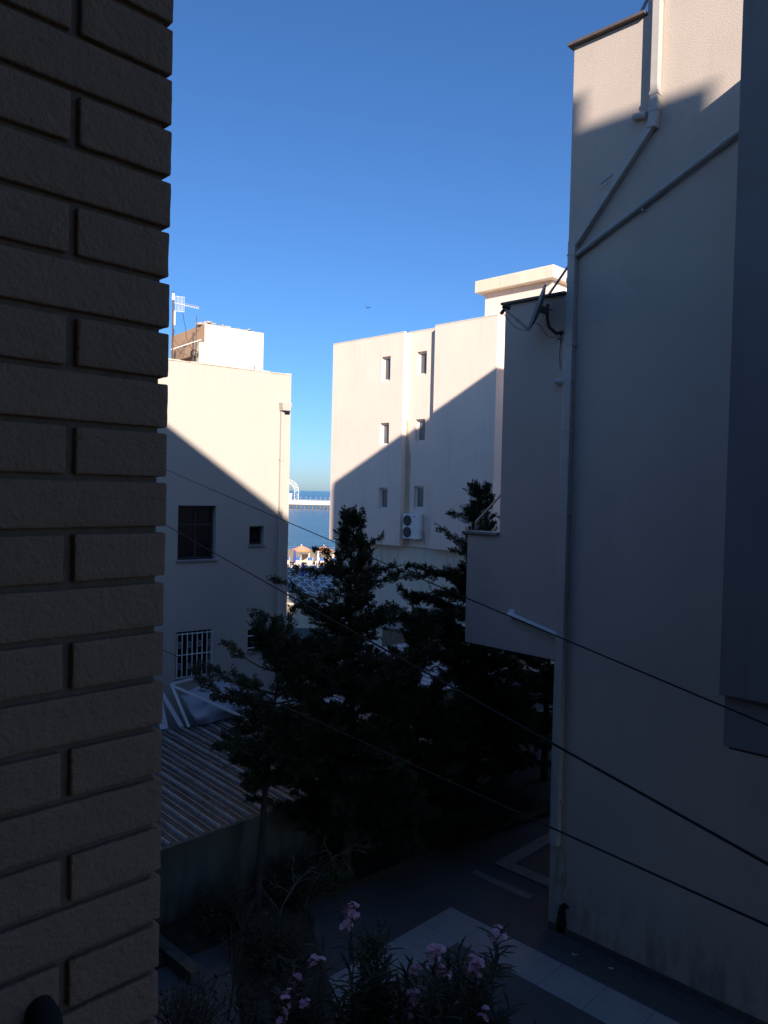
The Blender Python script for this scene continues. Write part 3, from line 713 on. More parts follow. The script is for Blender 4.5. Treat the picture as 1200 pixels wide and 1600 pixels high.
# ------------------------------------------------------------------ shed with a corrugated roof in front of the cream house
shed = thing('shed', 'low shed with a dirty ribbed metal roof behind the small tree', 'shed', (-11.28, 4.0, 0))
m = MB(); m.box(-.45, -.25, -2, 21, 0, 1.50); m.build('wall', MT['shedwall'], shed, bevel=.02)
m = MB()
yy = -2.0
while yy < 13.5:
    L_ = rnd.uniform(.25, .7); m.box(-.40 + rnd.uniform(-.03, .03), -.03 + rnd.uniform(-.02, .03), yy, min(yy + L_, 13.6) - .005, 1.503, 1.545 + rnd.uniform(0, .02)); yy += L_
m.build('eave_mortar', MT['concrete'], shed, bevel=.012)
RIB = .33; SLOPE = .062
def roof_sheet(W_, L_, mats):
    """trapezoid-ribbed sheet: local x = up the slope (negative), y = across the ribs"""
    q = MB(); nrib = round(W_ / RIB)
    for k in range(nrib):
        y = k * RIB
        prof = [(0, 0), (.11, .003), (.117, .016), (.137, .016), (.144, .003), (.255, .0), (.268, .042), (.303, .042), (.316, 0), (.33, 0)]
        segs = 14
        for a in range(len(prof) - 1):
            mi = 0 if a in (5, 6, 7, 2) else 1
            vs = []
            for s_ in range(segs + 1):
                x = -L_ * s_ / segs; zz = -x * SLOPE
                wob = .010 * noise.noise(Vector((x * .8, y * .7, 0)))
                for p in (prof[a], prof[a + 1]): vs.append((x, y + p[0], zz + p[1] + wob))
            q.add(vs, [(2 * s_, 2 * s_ + 1, 2 * s_ + 3, 2 * s_ + 2) for s_ in range(segs)], mi)
    return q
for k in range(13):
    q = roof_sheet(.99, 4.6, None)
    q.build('roof_sheet', [MT['ribtop'], MT['ribpan']], shed, loc=(.05 + rnd.uniform(-.02, .02), -1.3 + k * .99, 1.56 + rnd.uniform(-.003, .003)))
# far roofs of the same yard
s2 = thing('shed', 'pale ribbed roof showing through the trees beside the pink building', 'shed', (-14.2, 16.6, 0))
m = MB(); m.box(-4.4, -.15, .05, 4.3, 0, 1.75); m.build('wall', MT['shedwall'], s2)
for k in range(4): roof_sheet(.99, 4.5, None).build('roof_sheet', [MT['paleroof'], MT['paleroof']], s2, loc=(0, k * .99 + .2, 1.78))
s3 = thing('shed', 'small raised pale roof under the left tree branches', 'shed', (-14.0, 11.6, 0))
m = MB(); m.box(-2.0, -.1, .05, 1.9, 1.80, 1.95); m.build('deck', MT['timber'], s3)
for k in range(2): roof_sheet(.99, 2.1, None).build('roof_sheet', [MT['paleroof'], MT['ribtop']], s3, loc=(0, k * .99, 1.97))
# wooden hut by the pink building
hutw = thing('wooden_hut', 'brown plank hut with a grey roof against the pink building', 'hut', (-23.85, 24.5, 0))
for k in range(13):
    q = MB(); q.box(k * .145, k * .145 + .138, rnd.uniform(-.01, .01), .04, 0, 1.46); q.build('plank', MT['timber'], hutw)
m = MB(); m.box(0, 1.9, .045, 1.25, 0, 1.5); m.build('body', MT['timber'], hutw)
m = MB(); m.add([(-.08, -.10, 1.49), (1.97, -.10, 1.49), (1.97, 1.28, 1.72), (-.08, 1.28, 1.72), (-.08, -.10, 1.55), (1.97, -.10, 1.55), (1.97, 1.28, 1.78), (-.08, 1.28, 1.78)], [(3, 2, 1, 0), (4, 5, 6, 7), (0, 1, 5, 4), (1, 2, 6, 5), (2, 3, 7, 6), (3, 0, 4, 7)])
m.build('roof', MT['greycoping'], hutw)
bd = thing('board', 'white board standing right of the plank hut', 'board', (-21.85, 24.4, 0))
m = MB(); m.box(0, .8, 0, .05, .30, 1.15); m.build('panel', MT['paleboard'], bd); m = MB(); m.box(.02, .08, .01, .06, 0, 1.55); m.box(.74, .80, .01, .06, 0, 1.55); m.build('post', MT['timber'], bd)

# leaning scraps on the shed roof by the cream wall
def leaning(name, lb, cat, p0, p1, w_, th, mt, grp=None):
    a, b = Vector(p0), Vector(p1); q = MB(); q.bar((0, 0, 0), b - a, w_, th, up=Vector((-.99, .15, 0)))
    return tag(q.build(name, mt, loc=a, bevel=.004), lb, cat, grp)
leaning('plank', 'wide white plank leaning beside the cream wall, leftmost', 'plank', (-15.95, 9.20, 1.87), (-16.62, 9.35, 2.66), .20, .03, MT['paleboard'], 'white planks leaning on the cream wall')
leaning('plank', 'narrow white plank leaning to the right of the wide one', 'plank', (-15.85, 9.60, 1.87), (-16.60, 9.44, 2.62), .10, .03, MT['paleboard'], 'white planks leaning on the cream wall')
fr_ = thing('door_frame', 'white empty door frame propped on the shed roof', 'frame', (-15.7, 9.65, 1.86))
def fbar(a, b, w_=.06): 
    q = MB(); q.bar(a, b, w_, .05, up=Vector((-.99, .15, 0))); q.build('frame_bar', MT['white'], fr_, bevel=.004)
A0, A1 = Vector((0, .05, .02)), Vector((-.75, 0.0, .90)); B0, B1 = Vector((.75, 1.35, .07)), Vector((-.80, .62, .92))
fbar(A0, A1); fbar(A1 + Vector((.04, 0, -.02)), B0); fbar(A1, B1)
tp = MB(); n1, n2 = 18, 12; vs = []
for i in range(n1 + 1):
    for j in range(n2 + 1):
        s_, t = i / n1, j / n2
        p = Vector((-15.65 - t * .62, 9.75 + s_ * 1.9, 1.90 + t * (.62 + .16 * sin(s_ * 3.0)) - .10 * s_ * (1 - t)))
        p += Vector((.25, 0, .06)) * noise.noise(Vector((s_ * 3, t * 2, 3))) + Vector((.1, 0, .05)) * noise.noise(Vector((s_ * 7, t * 5, 8)))
        p.x += .25 * sin(pi * t) ; vs.append(p)
tp.add(vs, [(i * (n2 + 1) + j, (i + 1) * (n2 + 1) + j, (i + 1) * (n2 + 1) + j + 1, i * (n2 + 1) + j + 1) for i in range(n1) for j in range(n2)])
o = tp.build('tarpaulin', MT['tarp'], smooth=True); sm = o.modifiers.new('thick', 'SOLIDIFY'); sm.thickness = .008
tag(o, 'crumpled pale blue-grey tarpaulin draped on the shed roof', 'tarpaulin')
m = MB(); m.box(-.04, .04, -.04, .04, 0, .34); tag(m.build('post', MT['white'], loc=(-15.2, 12.6, 1.9)), 'short white post standing on the roofs behind the left tree', 'post')
# low wall stub and cap running out from the shed wall
lw = thing('low_wall', 'low dark wall running out from the shed wall at bottom left', 'wall', (-11.6, 6.3, 0))
m = MB(); m.box(0, 1.7, -.08, .08, 0, .20); m.build('wall', MT['shedwall'], lw, bevel=.01)
m = MB(); m.box(0, 1.75, -.10, .10, .202, .23); m.build('cap', MT['shedwall'], lw, bevel=.01)

# ------------------------------------------------------------------ vegetation
class Leaves:
    """many small leaf faces collected with numpy-friendly lists"""
    def __init__(s): s.v = []; s.f = []
    def blade(s, p, d, n, L, W):
        sd_ = d.cross(n)
        if sd_.length < 1e-5: sd_ = d.orthogonal()
        sd_.normalize(); o = len(s.v)
        s.v += [p[:], (p + d * (L * .45) + sd_ * W)[:], (p + d * L)[:], (p + d * (L * .45) - sd_ * W)[:]]
        s.f.append((o, o + 1, o + 2, o + 3))
    def build(s, name, mt, parent=None, loc=None):
        me = bpy.data.meshes.new(name); me.from_pydata(s.v, [], s.f); me.materials.append(mt); me.update()
        o = bpy.data.objects.new(name, me); COL.objects.link(o)
        if parent: o.parent = parent
        if loc is not None: o.location = loc
        return o
def rv(rg, s=1.0): return Vector((rg.gauss(0, s), rg.gauss(0, s), rg.gauss(0, s)))

def conifer(label, base, H, h0, rmax, seed, nl, top=.0, lean=(0, 0), mt='needles', extra=(), flat=.35, trunk=.11, dens=1.0, prof=None, hexp=1.2):
    rg = random.Random(seed)
    root = thing('cypress_tree', label, 'tree', base, 0, 'dark cypress trees in the planting bed')
    T = []
    for i in range(13):
        t = i / 12; T.append(Vector((lean[0] * t ** 1.5 + .10 * noise.noise(Vector((t * 3, seed, 0))), lean[1] * t ** 1.5 + .10 * noise.noise(Vector((t * 3, seed, 7))), H * .97 * t)))
    tr = MB(); tr.tube(T, [trunk * (1 - .93 * i / 12) + .006 for i in range(13)], 10); tr.build('trunk', MT['bark'], root, smooth=True)
    br = MB(); lv = Leaves()
    def at(h):
        k = max(0, min(11.999, h / (H * .97) * 12)); i = int(k); return T[i].lerp(T[i + 1], k - i)
    def spray(p, d, L, rich):
        """a flattened fan of scale-leaf twiglets"""
        n = (UPZ + rv(rg, .45)).normalized()
        side = d.cross(n).normalized()
        for k in range(rich):
            t = k / rich; q = p + d * (L * t * .75) + rv(rg, .012)
            s_ = -1 if k % 2 else 1
            dd = (d * (.75 + .4 * t) + side * s_ * (.75 - .5 * t) + rv(rg, .22)).normalized()
            lv.blade(q, dd, (n + rv(rg, .5)).normalized(), L * rg.uniform(.35, .75) * (1 - .3 * t), L * .10)
        lv.blade(p + d * L * .6, d, n, L * .6, L * .10)
    limbs = []
    for i in range(nl):
        h = h0 + (H - h0) * ((i + rg.random() * .8) / nl) ** hexp
        limbs.append((h, rg.uniform(0, 2 * pi), None))
    for e in extra: limbs.append(e)
    for h, az, Lf in limbs:
        t = (h - h0) / (H - h0)
        pr = prof(t) if prof else (1 - t) ** .75 * min(1, .55 + t * 2.2)
        L = Lf or max(.22, rmax * pr * rg.uniform(.55, 1.15))
        el = rg.uniform(-.05, .38) + .8 * t ** 3
        if Lf: el = .12
        elif t > .7: el += .25; L = max(L, .30)
        d = Vector((cos(az) * cos(el), sin(az) * cos(el), sin(el)))
        p = at(min(h, H * .965)); pts = [p.copy()]; steps = max(3, int(L / .16))
        for k in range(steps):
            d = (d + rv(rg, .10) + UPZ * .025).normalized(); p = p + d * (L / steps); pts.append(p.copy())
        br.tube(pts, [max(.004, .022 * (1 - k / len(pts)) * (L / 1.2)) for k in range(len(pts))], 5)
        for k in range(1, len(pts)):
            tt = k / (len(pts) - 1)
            if tt < .18 and L > .8: continue
            if h > H * .74 and tt < .55 and rg.random() < .5: continue
            nb = (3 if h > H * .74 else 5) if tt < .9 else (4 if h > H * .74 else 6)
            for b in range(nb):
                dirm = (pts[k] - pts[k - 1]).normalized(); sd_ = dirm.cross(UPZ)
                if sd_.length < .01: sd_ = Vector((1, 0, 0))
                sd_.normalize()
                s_ = rg.choice((-1, 1))
                bd_ = (dirm * rg.uniform(.5, 1) + sd_ * s_ * rg.uniform(.3, 1.1) + UPZ * rg.uniform(-.3, .32)).normalized()
                bl = (.14 + .34 * (1 - tt)) * rg.uniform(.5, 1.35) * min(1, .55 + L * .5)
                if tt > .9: bd_ = (dirm + rv(rg, .25)).normalized(); bl *= .9
                q = pts[k] + rv(rg, .02)
                ns = max(3, int(bl / .021 * dens))
                for j in range(ns):
                    qq = q + bd_ * (bl * j / ns) + rv(rg, .018)
                    spray(qq, (bd_ + rv(rg, .35)).normalized(), rg.uniform(.06, .135), 9)
    # leader tuft
    for k in range(int(12 * dens)):
        h = H * (.93 + .07 * rg.random()); q = at(min(h, H * .969)) + UPZ * max(0, h - H * .97); spray(q, (UPZ * 1.6 + rv(rg, .45)).normalized(), rg.uniform(.08, .14), 5)
    br.build('branches', MT['bark'], root); stuff(lv.build('crown', MT[mt], root))
    return root, len(lv.f)
tot = 0
tree_prof = lambda t: ((1 - t) ** .74) * min(1, .60 + 1.6 * t) * (1 + .20 * sin(t * 19))
LEFT = pi + .55      # towards the left of the view
for args in (
    dict(label='small crooked cypress with a bare lower trunk in front of the ribbed roof', base=(-10.72, 8.05, 0), H=4.6, h0=2.2, rmax=1.2, seed=3, nl=58, mt='needles2', trunk=.08, lean=(.05, .35), extra=((3.9, -2.2, 1.35), (3.75, -2.5, 1.45), (4.3, -2.35, 1.0), (4.35, .8, 1.0), (4.3, 1.2, 1.2), (3.9, .9, 1.3)), prof=lambda t: min(.45 + 1.3 * t, 1.05 - .35 * t), dens=.95, hexp=.9),
    dict(label='tall dark cypress in the centre with a ragged pointed top', base=(-10.65, 10.1, 0), H=7.0, h0=1.0, rmax=2.05, seed=11, nl=150, prof=tree_prof, extra=((6.25, -2.5, .6), (6.35, .9, .55), (6.0, -2.25, .95), (5.95, .5, .8), (5.25, -2.3, 1.45), (4.3, -2.3, 1.8), (5.6, .9, 1.15), (4.9, .75, 1.6), (4.2, .8, 1.8))),
    dict(label='tall dark cypress whose tip rises beside the balcony ledge', base=(-10.6, 14.0, 0), H=7.65, h0=1.2, rmax=2.1, seed=23, nl=140, prof=lambda t: ((1 - t) ** .85) * min(1, .6 + 1.6 * t) * (1 + .22 * sin(t * 17)), extra=((7.0, .6, .6), (6.85, -2.6, .65), (6.4, -2.2, .9), (6.3, .9, .8), (5.75, -2.45, 2.0), (5.5, -2.1, 1.5), (5.2, -2.35, 1.6), (4.9, -2.3, 1.9), (4.4, -2.4, 2.1), (4.0, -2.2, 2.0))),
    dict(label='low bushy dark cypress between the two tall ones', base=(-10.55, 11.9, 0), H=4.7, h0=.5, rmax=1.75, seed=31, nl=95, prof=lambda t: (1 - t) ** .45, mt='needles'),
    dict(label='dark cypress seen under the overhang of the grey building', base=(-10.7, 17.2, 0), H=4.9, h0=1.3, rmax=2.0, seed=41, nl=64, prof=lambda t: (1 - t) ** .35, dens=.85),
):
    _, c = conifer(**args); tot += c
print('conifer faces', tot)

def bush(name, lb, base, rx, ry, rz, seed, nst, mt, leafL, leafW, cat='shrub', per=22, bare=.0, stem='bark', grp=None):
    rg = random.Random(seed); root = thing(name, lb, cat, base, 0, grp); st = MB(); lv = Leaves()
    for i in range(nst):
        az = rg.uniform(0, 2 * pi); ra = rg.random() ** .5; p = Vector((0, 0, 0)); tgt = Vector((cos(az) * rx * ra, sin(az) * ry * ra, rz * rg.uniform(.6, 1) * (1 - .45 * ra * ra)))
        pts = [p + Vector((rg.gauss(0, .04), rg.gauss(0, .04), 0))]
        for k in range(1, 8):
            t = k / 7; pts.append(Vector((tgt.x * t ** 1.3, tgt.y * t ** 1.3, tgt.z * t)) + rv(rg, .03))
        st.tube(pts, [.012 * (1 - k / 8.5) + .002 for k in range(8)], 5)
        for k in range(2, 8):
            for j in range(per // 6):
                if rg.random() < bare: continue
                q = pts[k] + rv(rg, .06); d = ((pts[k] - pts[k - 1]).normalized() + rv(rg, .7)).normalized()
                lv.blade(q, d, (UPZ + rv(rg, .6)).normalized(), leafL * rg.uniform(.6, 1.2), leafW)
    st.build('stems', MT[stem], root)
    if lv.f: stuff(lv.build('foliage', MT[mt], root))
    return root
bush('shrub', 'small bright green bush at the kerb of the planting bed', (-10.62, 9.55, .05), .42, .42, .42, 5, 60, 'bushleaf', .07, .016, per=48)
bush('climbing_shrub', 'thin-stemmed leafy shrub against the dark shed wall', (-11.2, 10.3, .05), .22, .45, 1.55, 6, 26, 'bushleaf', .06, .014, per=30)
bush('shrub', 'dull brown-green scrub left of the small cypress trunk', (-10.75, 7.35, .05), .5, .6, .75, 8, 60, 'dry', .09, .012, per=30)
bush('shrub', 'low dark scrub below the small cypress trunk', (-10.55, 8.75, .05), .55, .55, .7, 9, 60, 'needles2', .09, .013, per=36)
bush('shrub', 'dense dark shrub at the bottom left corner beside the bricks', (-8.6, 5.4, .0), .7, .7, 1.0, 12, 90, 'dry', .10, .010, per=24, bare=.2)
bush('shrub', 'tangled red-brown shrub in the middle of the bed', (-9.3, 7.35, .0), .85, .6, .95, 14, 110, 'dry', .12, .009, per=30, bare=.15)
bush('shrub', 'dark leafy mass beneath the oleander flowers', (-6.2, 4.9, .0), .95, .8, 2.55, 15, 70, 'oleander', .13, .012, per=36)
def bare_branch(lb, base, H, seed, mt='palebark', spread=.5, r=.012, n=14):
    rg = random.Random(seed); m = MB()
    def grow(p, d, L, rr, lvl):
        pts = [p]; 
        for k in range(5): d = (d + rv(rg, .13) - UPZ * .02 * lvl).normalized(); p = p + d * (L / 5); pts.append(p)
        m.tube(pts, [max(.0025, rr * (1 - .12 * k)) for k in range(6)], 5)
        if lvl < 3:
            for j in range(3 if lvl else 5):
                q = pts[rg.choice((2, 3, 4, 5))]; grow(q, (d + rv(rg, spread)).normalized(), L * rg.uniform(.4, .7), rr * .6, lvl + 1)
    grow(Vector((0, 0, 0)), (UPZ + rv(rg, .15)).normalized(), H, r, 0)
    return tag(m.build('bare_branch', MT[mt], loc=base), lb, 'branch', 'leafless branches in the bed')
bare_branch('pale leafless branch arching up in front of the shed wall', (-10.4, 8.9, .1), 1.0, 3, r=.014)
bare_branch('grey dead twigs standing above the brown scrub', (-9.9, 7.7, .2), .9, 8, spread=.7)
bare_branch('dark leafless sapling near the bottom left corner', (-8.9, 6.2, .0), 1.2, 21, mt='bark', r=.022)
bare_branch('dark thin sapling beside the paved floor', (-9.7, 8.3, .1), .9, 27, mt='bark', r=.012)

# grassy weeds over the bed
rg = random.Random(77); gl = Leaves()
for i in range(15000):
    y = rg.uniform(5.2, 16); xo = np.interp(y, [p[1] for p in bed_out], [p[0] for p in bed_out]); x = rg.uniform(-11.4, xo - .05)
    if noise.noise(Vector((x * 1.3, y * 1.3, 4))) < -.12: continue
    d = (UPZ * 1.1 + rv(rg, .5)).normalized(); gl.blade(Vector((x, y, .07)), d, rv(rg).normalized(), rg.uniform(.06, .26), .006)
stuff(gl.build('weeds', MT['dry']))

fl = Leaves(); rg = random.Random(91)
for i in range(420):        # fallen leaves and needles on the paving, thickest along the bed and the wall foot
    y = rg.uniform(5.5, 16); xo = np.interp(y, [p[1] for p in bed_out], [p[0] for p in bed_out])
    x = xo + abs(rg.gauss(0, .55)) + .08
    if rg.random() < .3: x, y = rg.uniform(-7, -3.5), 11.5 - abs(rg.gauss(0, .16)) - .04
    an = rg.uniform(0, 2 * pi); fl.blade(Vector((x, y, .012)), Vector((cos(an), sin(an), rg.uniform(0, .15))), UPZ + rv(rg, .2), rg.uniform(.03, .08), rg.uniform(.006, .014))
stuff(fl.build('fallen_leaves', MT['dry']))

# oleanders with pink flowers, close below the window
def leaf_mesh(seed):
    rg = random.Random(seed); n = 6; vs = []; bend = rg.uniform(.15, .5)
    for i in range(n + 1):
        t = i / n; w_ = .0135 * (sin(pi * min(1, t * .96 + .04)) ** .8) + .0006; x = t * .19; z = -bend * .16 * t * t
        vs += [(x, -w_, z + w_ * .35), (x, 0, z), (x, w_, z + w_ * .35)]
    fs = []
    for i in range(n): 
        for j in range(2): fs.append((i * 3 + j, i * 3 + j + 1, (i + 1) * 3 + j + 1, (i + 1) * 3 + j))
    me = bpy.data.meshes.new('leaf'); me.from_pydata(vs, [], fs); me.materials.append(MT['oleander']); me.update(); return me
LEAF = [leaf_mesh(k) for k in range(4)]
def flower_cluster(rg, n, r):
    q = MB()
    for i in range(n):
        c = Vector((rg.gauss(0, .45), rg.gauss(0, .45), rg.uniform(-.5, .8))) * r; ax = (c + UPZ * .06 + rv(rg, .02)).normalized()
        t1 = ax.orthogonal().normalized(); t2 = ax.cross(t1); ph = rg.random() * 6; S_ = rg.uniform(.023, .031)
        for k in range(5):
            an = ph + k * 2 * pi / 5; d = t1 * cos(an) + t2 * sin(an); s_ = t1 * -sin(an) + t2 * cos(an)
            q.add([c, c + d * S_ * .6 + s_ * S_ * .40 + ax * S_ * .25, c + d * S_ * 1.05 + s_ * S_ * .22 + ax * S_ * .22, c + d * S_ * 1.0 - s_ * S_ * .30 + ax * S_ * .12, c + d * S_ * .55 - s_ * S_ * .36 + ax * S_ * .2], [(0, 1, 2, 3, 4)])
    return q
def oleander(lb, base, stems, seed):
    """stems: list of (dx, dy, top height, flowers in the tip cluster)"""
    rg = random.Random(seed); root = thing('oleander', lb, 'shrub', base, 0, 'pink oleanders below the window'); st = MB(); more = MB()
    nleaf = 0
    for dx, dy, h, nf in list(stems) + [(q[0] + rg.uniform(-.35, .35), q[1] + rg.uniform(-.3, .3), q[2] * rg.uniform(.84, .97), 0) for q in stems for _ in range(2)]:
        pts = []
        for k in range(9):
            t = k / 8; pts.append(Vector((dx * t ** 1.4, dy * t ** 1.4, h * t)) + (rv(rg, .02) if 0 < k < 8 else Vector((0, 0, 0))))
        st.tube(pts, [.016 * (1 - .75 * k / 8) for k in range(9)], 6)
        tops = [(pts[-1], (pts[-1] - pts[-2]).normalized(), pts[-3])]
        for b in range(5):       # side shoots on the upper half
            p = pts[(6, 7, 5, 4, 6)[b]]; d = (UPZ + rv(rg, .45)).normalized(); e = p + d * rg.uniform(.28, .5); st.tube([p, p.lerp(e, .5) + rv(rg, .01), e], [.008, .006, .004], 5); tops.append((e, d, p))
        for (e, d, p) in sorted(tops, key=lambda q: -q[0].z):
            L = (e - p).length; nw = 8
            for w_ in range(nw):
                q = p.lerp(e, .15 + .85 * w_ / (nw - 1)); ph = rg.random() * 6
                for k in range(3):
                    an = ph + k * 2.094 + rg.uniform(-.25, .25); el = rg.uniform(.05, .75) + .35 * (w_ / nw)
                    dv = Vector((cos(an) * cos(el), sin(an) * cos(el), sin(el)))
                    if nleaf >= 285:
                        s_ = rg.uniform(.7, 1.15); mt_ = Matrix.Translation(q) @ dv.to_track_quat('X', 'Z').to_matrix().to_4x4() @ Matrix.Scale(s_, 4)
                        lm = rg.choice(LEAF); more.add([mt_ @ v.co for v in lm.vertices], [tuple(f.vertices) for f in lm.polygons]); continue
                    o = bpy.data.objects.new('leaf', rg.choice(LEAF)); COL.objects.link(o); o.parent = root
                    o.location = q; o.rotation_mode = 'QUATERNION'
                    o.rotation_quaternion = dv.to_track_quat('X', 'Z'); s_ = rg.uniform(.65, 1.15); o.scale = (s_, s_ * rg.uniform(.85, 1.25), s_); nleaf += 1
        if nf:
            c = stuff(flower_cluster(rg, nf, .085).build('flower_cluster', MT['petal'], root, loc=pts[-1] + UPZ * .05))
            if nf > 20:
                stuff(flower_cluster(rg, nf // 2, .06).build('flower_cluster', MT['petal'], root, loc=pts[-1] + Vector((rg.uniform(-.08, .08), rg.uniform(-.08, .08), -.10))))
    st.build('stems', MT['bark'], root)
    if more.v: stuff(more.build('foliage', MT['oleander'], root))
    return root
def rel(base, L_): return [(x - base[0], y - base[1], z, n) for x, y, z, n in L_]
b1 = (-5.0, 4.9, 0)
oleander('tall pink oleander, its one high flower head standing apart on the left', b1, rel(b1, [(-4.86, 4.68, 3.72, 26), (-5.05, 4.44, 3.26, 10), (-4.72, 4.88, 3.45, 0), (-4.62, 4.75, 3.3, 0), (-5.2, 4.25, 2.95, 8)]), 5)
b2 = (-4.4, 5.25, 0)
oleander('pink oleander with the biggest flower heads in the middle', b2, rel(b2, [(-4.30, 5.20, 3.38, 26), (-4.44, 5.10, 3.22, 14), (-4.38, 5.05, 3.02, 30), (-4.22, 5.05, 3.28, 0), (-4.5, 4.95, 3.1, 0)]), 9)
b3 = (-3.95, 5.4, 0)
oleander('pink oleander with flowers, furthest right over the pale tiles', b3, rel(b3, [(-4.02, 5.42, 3.30, 30), (-3.90, 5.55, 3.56, 12), (-3.84, 5.30, 3.0, 5), (-3.74, 5.38, 2.98, 0), (-4.1, 5.2, 3.1, 0)]), 13)
b4 = (-5.2, 4.2, 0)
oleander('low oleander with small pale flowers at the bottom edge', b4, rel(b4, [(-5.22, 4.22, 2.80, 9), (-5.05, 4.32, 2.95, 8), (-5.3, 4.45, 3.0, 7), (-4.9, 4.3, 2.7, 0)]), 17)

# ------------------------------------------------------------------ cables across the courtyard
def cable(lb, pa, pb, r, sag):
    a, b = Vector(pa), Vector(pb); m = MB(); N = 48
    m.tube([a.lerp(b, k / N) - a - UPZ * sag * 4 * (k / N) * (1 - k / N) for k in range(N + 1)], r, 6)
    return tag(m.build('cable', MT['black'], loc=a), lb, 'cable', 'black cables slung across the courtyard')
def ext(a, b, yb=-.4):
    a, b = Vector(a), Vector(b); return a + (b - a) * ((yb - a.y) / (b.y - a.y))
A = Vector((-17.05, 8.95, 8.35)); B = Vector((-1.326, 4.257, 6.386))
CB = [((-15.305, 8.839, 7.875), (-1.326, 4.257, 6.386), .006), ((-15.304, 8.797, 6.67), (-1.17, 3.83, 5.85), .0085), ((-15.259, 8.743, 3.908), (-1.22, 4.04, 5.453), .007)]
for lb, (p, q, r) in zip(('uppermost black cable slanting past the cream house to the right', 'thick middle black cable crossing the courtyard', 'lowest black cable crossing in front of the small tree'), CB):
    p, q = Vector(p), Vector(q); far = p + (p - q) * .125
    cable(lb, far, ext(p, q), r, .05)

# ------------------------------------------------------------------ beach furniture
def lounger():
    root = thing('sun_lounger', 'white framed sun lounger on the shaded sand', 'sun lounger', (0, 0, 0), 0, 'white sun loungers set out in rows on the beach')
    m = MB()
    for s_ in (-1, 1): m.bar((s_ * .31, -.95, .36), (s_ * .31, .35, .36), .05, .05)
    m.bar((-.31, -.95, .36), (.31, -.95, .36), .05, .05); m.bar((-.31, .35, .36), (.31, .35, .36), .04, .04)
    m.build('frame', MT['loungerframe'], root)
    for x in (-.28, .28):
        for y in (-.8, .3):
            q = MB(); q.bar((x, y, .34), (x, y + (-.08 if y < 0 else .08), 0), .045, .045); q.build('leg', MT['loungerframe'], root)
    m = MB(); m.box(-.29, .29, -.93, .36, .375, .385); m.build('sling', MT['sling'], root)
    m = MB(); m.bar((-.31, .36, .38), (-.31, .92, .62), .045, .045); m.bar((.31, .36, .38), (.31, .92, .62), .045, .045); m.bar((-.31, .92, .62), (.31, .92, .62), .045, .045)
    bk = m.build('backrest', MT['loungerframe'], root)
    q = MB(); q.add([(-.29, .36, .385), (.29, .36, .385), (.29, .92, .625), (-.29, .92, .625)], [(0, 1, 2, 3)]); q.build('sling', MT['sling'], bk)
    return root
proto = lounger(); first_l = True
for i, f in enumerate((56, 58.4, 60.8, 63.2, 65.6, 68.0, 70.4, 73, 75.6)):
    for j in range(7):
        r = -.13 * f + .4 + j * .98 + (i % 2) * .35
        if r > -.035 * f: continue
        p = fr(f + rnd.uniform(-.3, .3), r + rnd.uniform(-.1, .1), sandz(f) + .03); rz = YAW + .5 + rnd.uniform(-.22, .22)
        if first_l: proto.location = p; proto.rotation_euler = (0, 0, rz); first_l = False
        else: dup(proto, p, rz)
def parasol(lb, f, r, h, rad, shade, closed=False):
    p = fr(f, r, sandz(f)); root = thing('parasol', lb, 'parasol', p, 0, 'parasols on the beach')
    m = MB(); m.tube([(0, 0, 0), (0, 0, h)], .025, 8); m.build('pole', MT['white'], root)
    if closed:
        m = MB(); m.tube([(0, 0, .55), (0, 0, .7), (0, 0, 1.3), (0, 0, h - .15), (0, 0, h)], [.10, .14, .13, .09, .02], 10); m.build('canopy', shade[0], root, smooth=True)
    else:
        m = MB(); N = 16; vs = [(0, 0, h)]
        for k in range(N): an = 2 * pi * k / N; vs.append((rad * cos(an), rad * sin(an), h - .48 + (.03 if k % 2 else 0)))
        for k in range(N): an = 2 * pi * k / N; vs.append((rad * cos(an), rad * sin(an), h - .62))
        for k in range(N):
            m.add([vs[0], vs[1 + k], vs[1 + (k + 1) % N]], [(0, 1, 2)], 0); m.add([vs[1 + k], vs[1 + N + k], vs[1 + N + (k + 1) % N], vs[1 + (k + 1) % N]], [(0, 1, 2, 3)], 1)
        m.build('canopy', shade, root); m = MB(); m.tube([(0, 0, h), (0, 0, h + .12)], .05, 6); m.build('finial', MT['white'], root)
parasol('open peach and orange parasol on the beach, left one', 84, -8.95, 2.25, 1.05, [MT['peach'], MT['orange']])
parasol('open peach and orange parasol on the beach, right one by the treetop', 84, -6.50, 2.25, 1.05, [MT['peach'], MT['orange']])
parasol('closed royal blue parasol near the cream house edge', 81, -9.33, 1.95, .2, [MT['blue']], True)
parasol('closed white parasol in front of the right open parasol', 80, -6.78, 2.15, .2, [MT['canvaswhite']], True)
parasol('closed blue parasol among the shaded loungers', 66, -6.85, 1.75, .2, [MT['blue']], True)
def screen(f, r, wd, lb):
    root = thing('beach_screen', lb, 'windbreak', fr(f, r, sandz(f)), YAW, 'sand coloured screens between the deck chairs')
    m = MB(); m.box(-wd / 2, wd / 2, -.01, .01, .25, 1.18); m.build('canvas', MT['sandscreen'], root)
    for s_ in (-1, 1): q = MB(); q.box(s_ * wd / 2 - .03, s_ * wd / 2 + .03, -.03, .03, 0, 1.28); q.build('post', MT['white'], root)
for r, wd, lb in ((-8.72, .95, 'sand coloured canvas screen under the left parasol'), (-7.25, .55, 'narrow sand coloured canvas screen between two blue chairs'), (-5.95, .85, 'sand coloured canvas screen under the right parasol')): screen(86, r, wd, lb)
